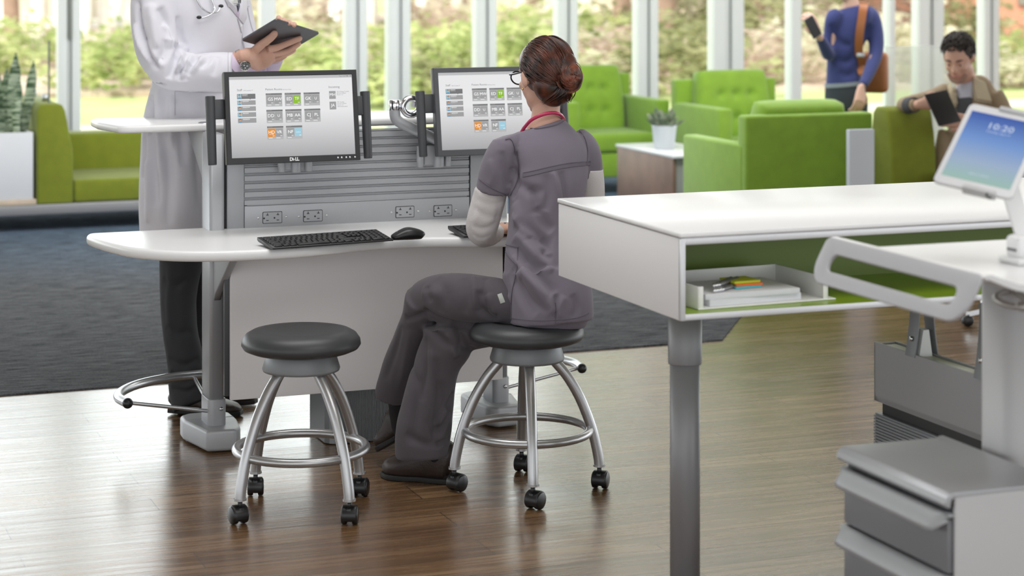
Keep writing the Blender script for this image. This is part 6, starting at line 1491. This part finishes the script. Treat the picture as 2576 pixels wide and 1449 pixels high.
for a in range(1): loft(bm,[tuple(mh_@(Vector((x,y,z))*1.06))+(.012,.010) for x,y,z in ((-.045,.062,-.062),(-.03,.078,-.084),(0,.086,-.096),(.03,.078,-.084),(.045,.062,-.062))],10,3,side=(0,0,1))
obj('stubble',bm,M('stubble',(.33,.20,.15),.8),man,world=True)
bm=BM(); loft(bm,mt[:-1],28,4,side=ms); loft(bm,la[:-1]+[S(2306,263,D-.30,16)],18,3,side=(0,0,1)); loft(bm,ra[:-1]+[S(2450,312,D-.38,17)],18,3,side=(0,0,1))
loft(bm,[S(2400,330,D-.08,40,30),S(2392,400,D-.10,44,30),S(2396,455,D-.12,46,32)],20,3)
cc=fuse(bm,.011,3); t6=tree_of(cc); folds(cc,t6,[([(2380,240),(2370,300),(2378,360)],.02,.015),([(2300,250),(2330,262),(2360,250)],.02,.012),([(2480,250),(2490,290),(2480,330)],.02,.015),([(2385,330),(2395,390),(2388,440)],.02,.015),([(2410,330),(2418,390),(2412,440)],.02,-.012)])
obj('coat',cc,tan,man,world=True,ang=180)
bm=BM(); patch(bm,t6,[(2398,196),(2450,196),(2446,250),(2412,262)],.012,n=8); obj('shirt',bm,gsh,man,world=True)
bm=BM(); patch(bm,t6,[(2406,240),(2446,236),(2446,330),(2408,330)],.016,n=8); obj('sweater',bm,swd,man,world=True)
bm=BM(); patch(bm,t6,[(2378,196),(2400,190),(2412,262),(2396,280)],.03,n=8); patch(bm,t6,[(2444,192),(2474,206),(2496,262),(2450,256)],.03,n=8); obj('coat_collar',bm,tanc,man,world=True)
bm=BM(); loft(bm,[S(2285,266,D-.22,21),S(2300,264,D-.27,20)],16,2,side=(0,0,1)); obj('sleeve_lining',bm,swd,man,world=True)
bm=BM()
for sx,kx in ((-22,2400),(22,2470)):
    loft(bm,[S(2436+sx,468,D,42),S(kx,476,D-.40,38),S(kx,498,D-.45,34),S(kx,560,D-.45,28),S(kx,630,D-.45,24)],18,3)
obj('trousers',fuse(bm,.012,2),M('khaki_trouser',(.16,.12,.09),.85),man,world=True,ang=180)
for kx in (2400,2470):
    q=W(kx,0,D-.42).xy.to_3d(); shoe('shoe',man,q+Vector((0,.06,.0065)),q+Vector((-.02,-.19,.0065)),shoel,solem,w=.048)
A=W(2325,238,D-.46);B_=W(2370,228,D-.40);C_=W(2397,296,D-.46)
X_=(B_-A).normalized(); Y_=(W(2352,304,D-.52)-A); hh_=.215; Y_=(Y_-X_*Y_.dot(X_)).normalized(); Z_=X_.cross(Y_)
bt_=thing('tablet','black tablet held up by the person in the tan coat','tablet',mat4=basis(A,X_,Y_,Z_))
bm=BM(); box2(bm,(0,0,-.004),(.155,.19,.004),.003); obj('shell',bm,black,bt_)
bm=BM(); box2(bm,(.008,.008,.0038),(.147,.182,.0046)); obj('screen',bm,M('screen_dark',(.05,.05,.06),.15),bt_,smooth=False)
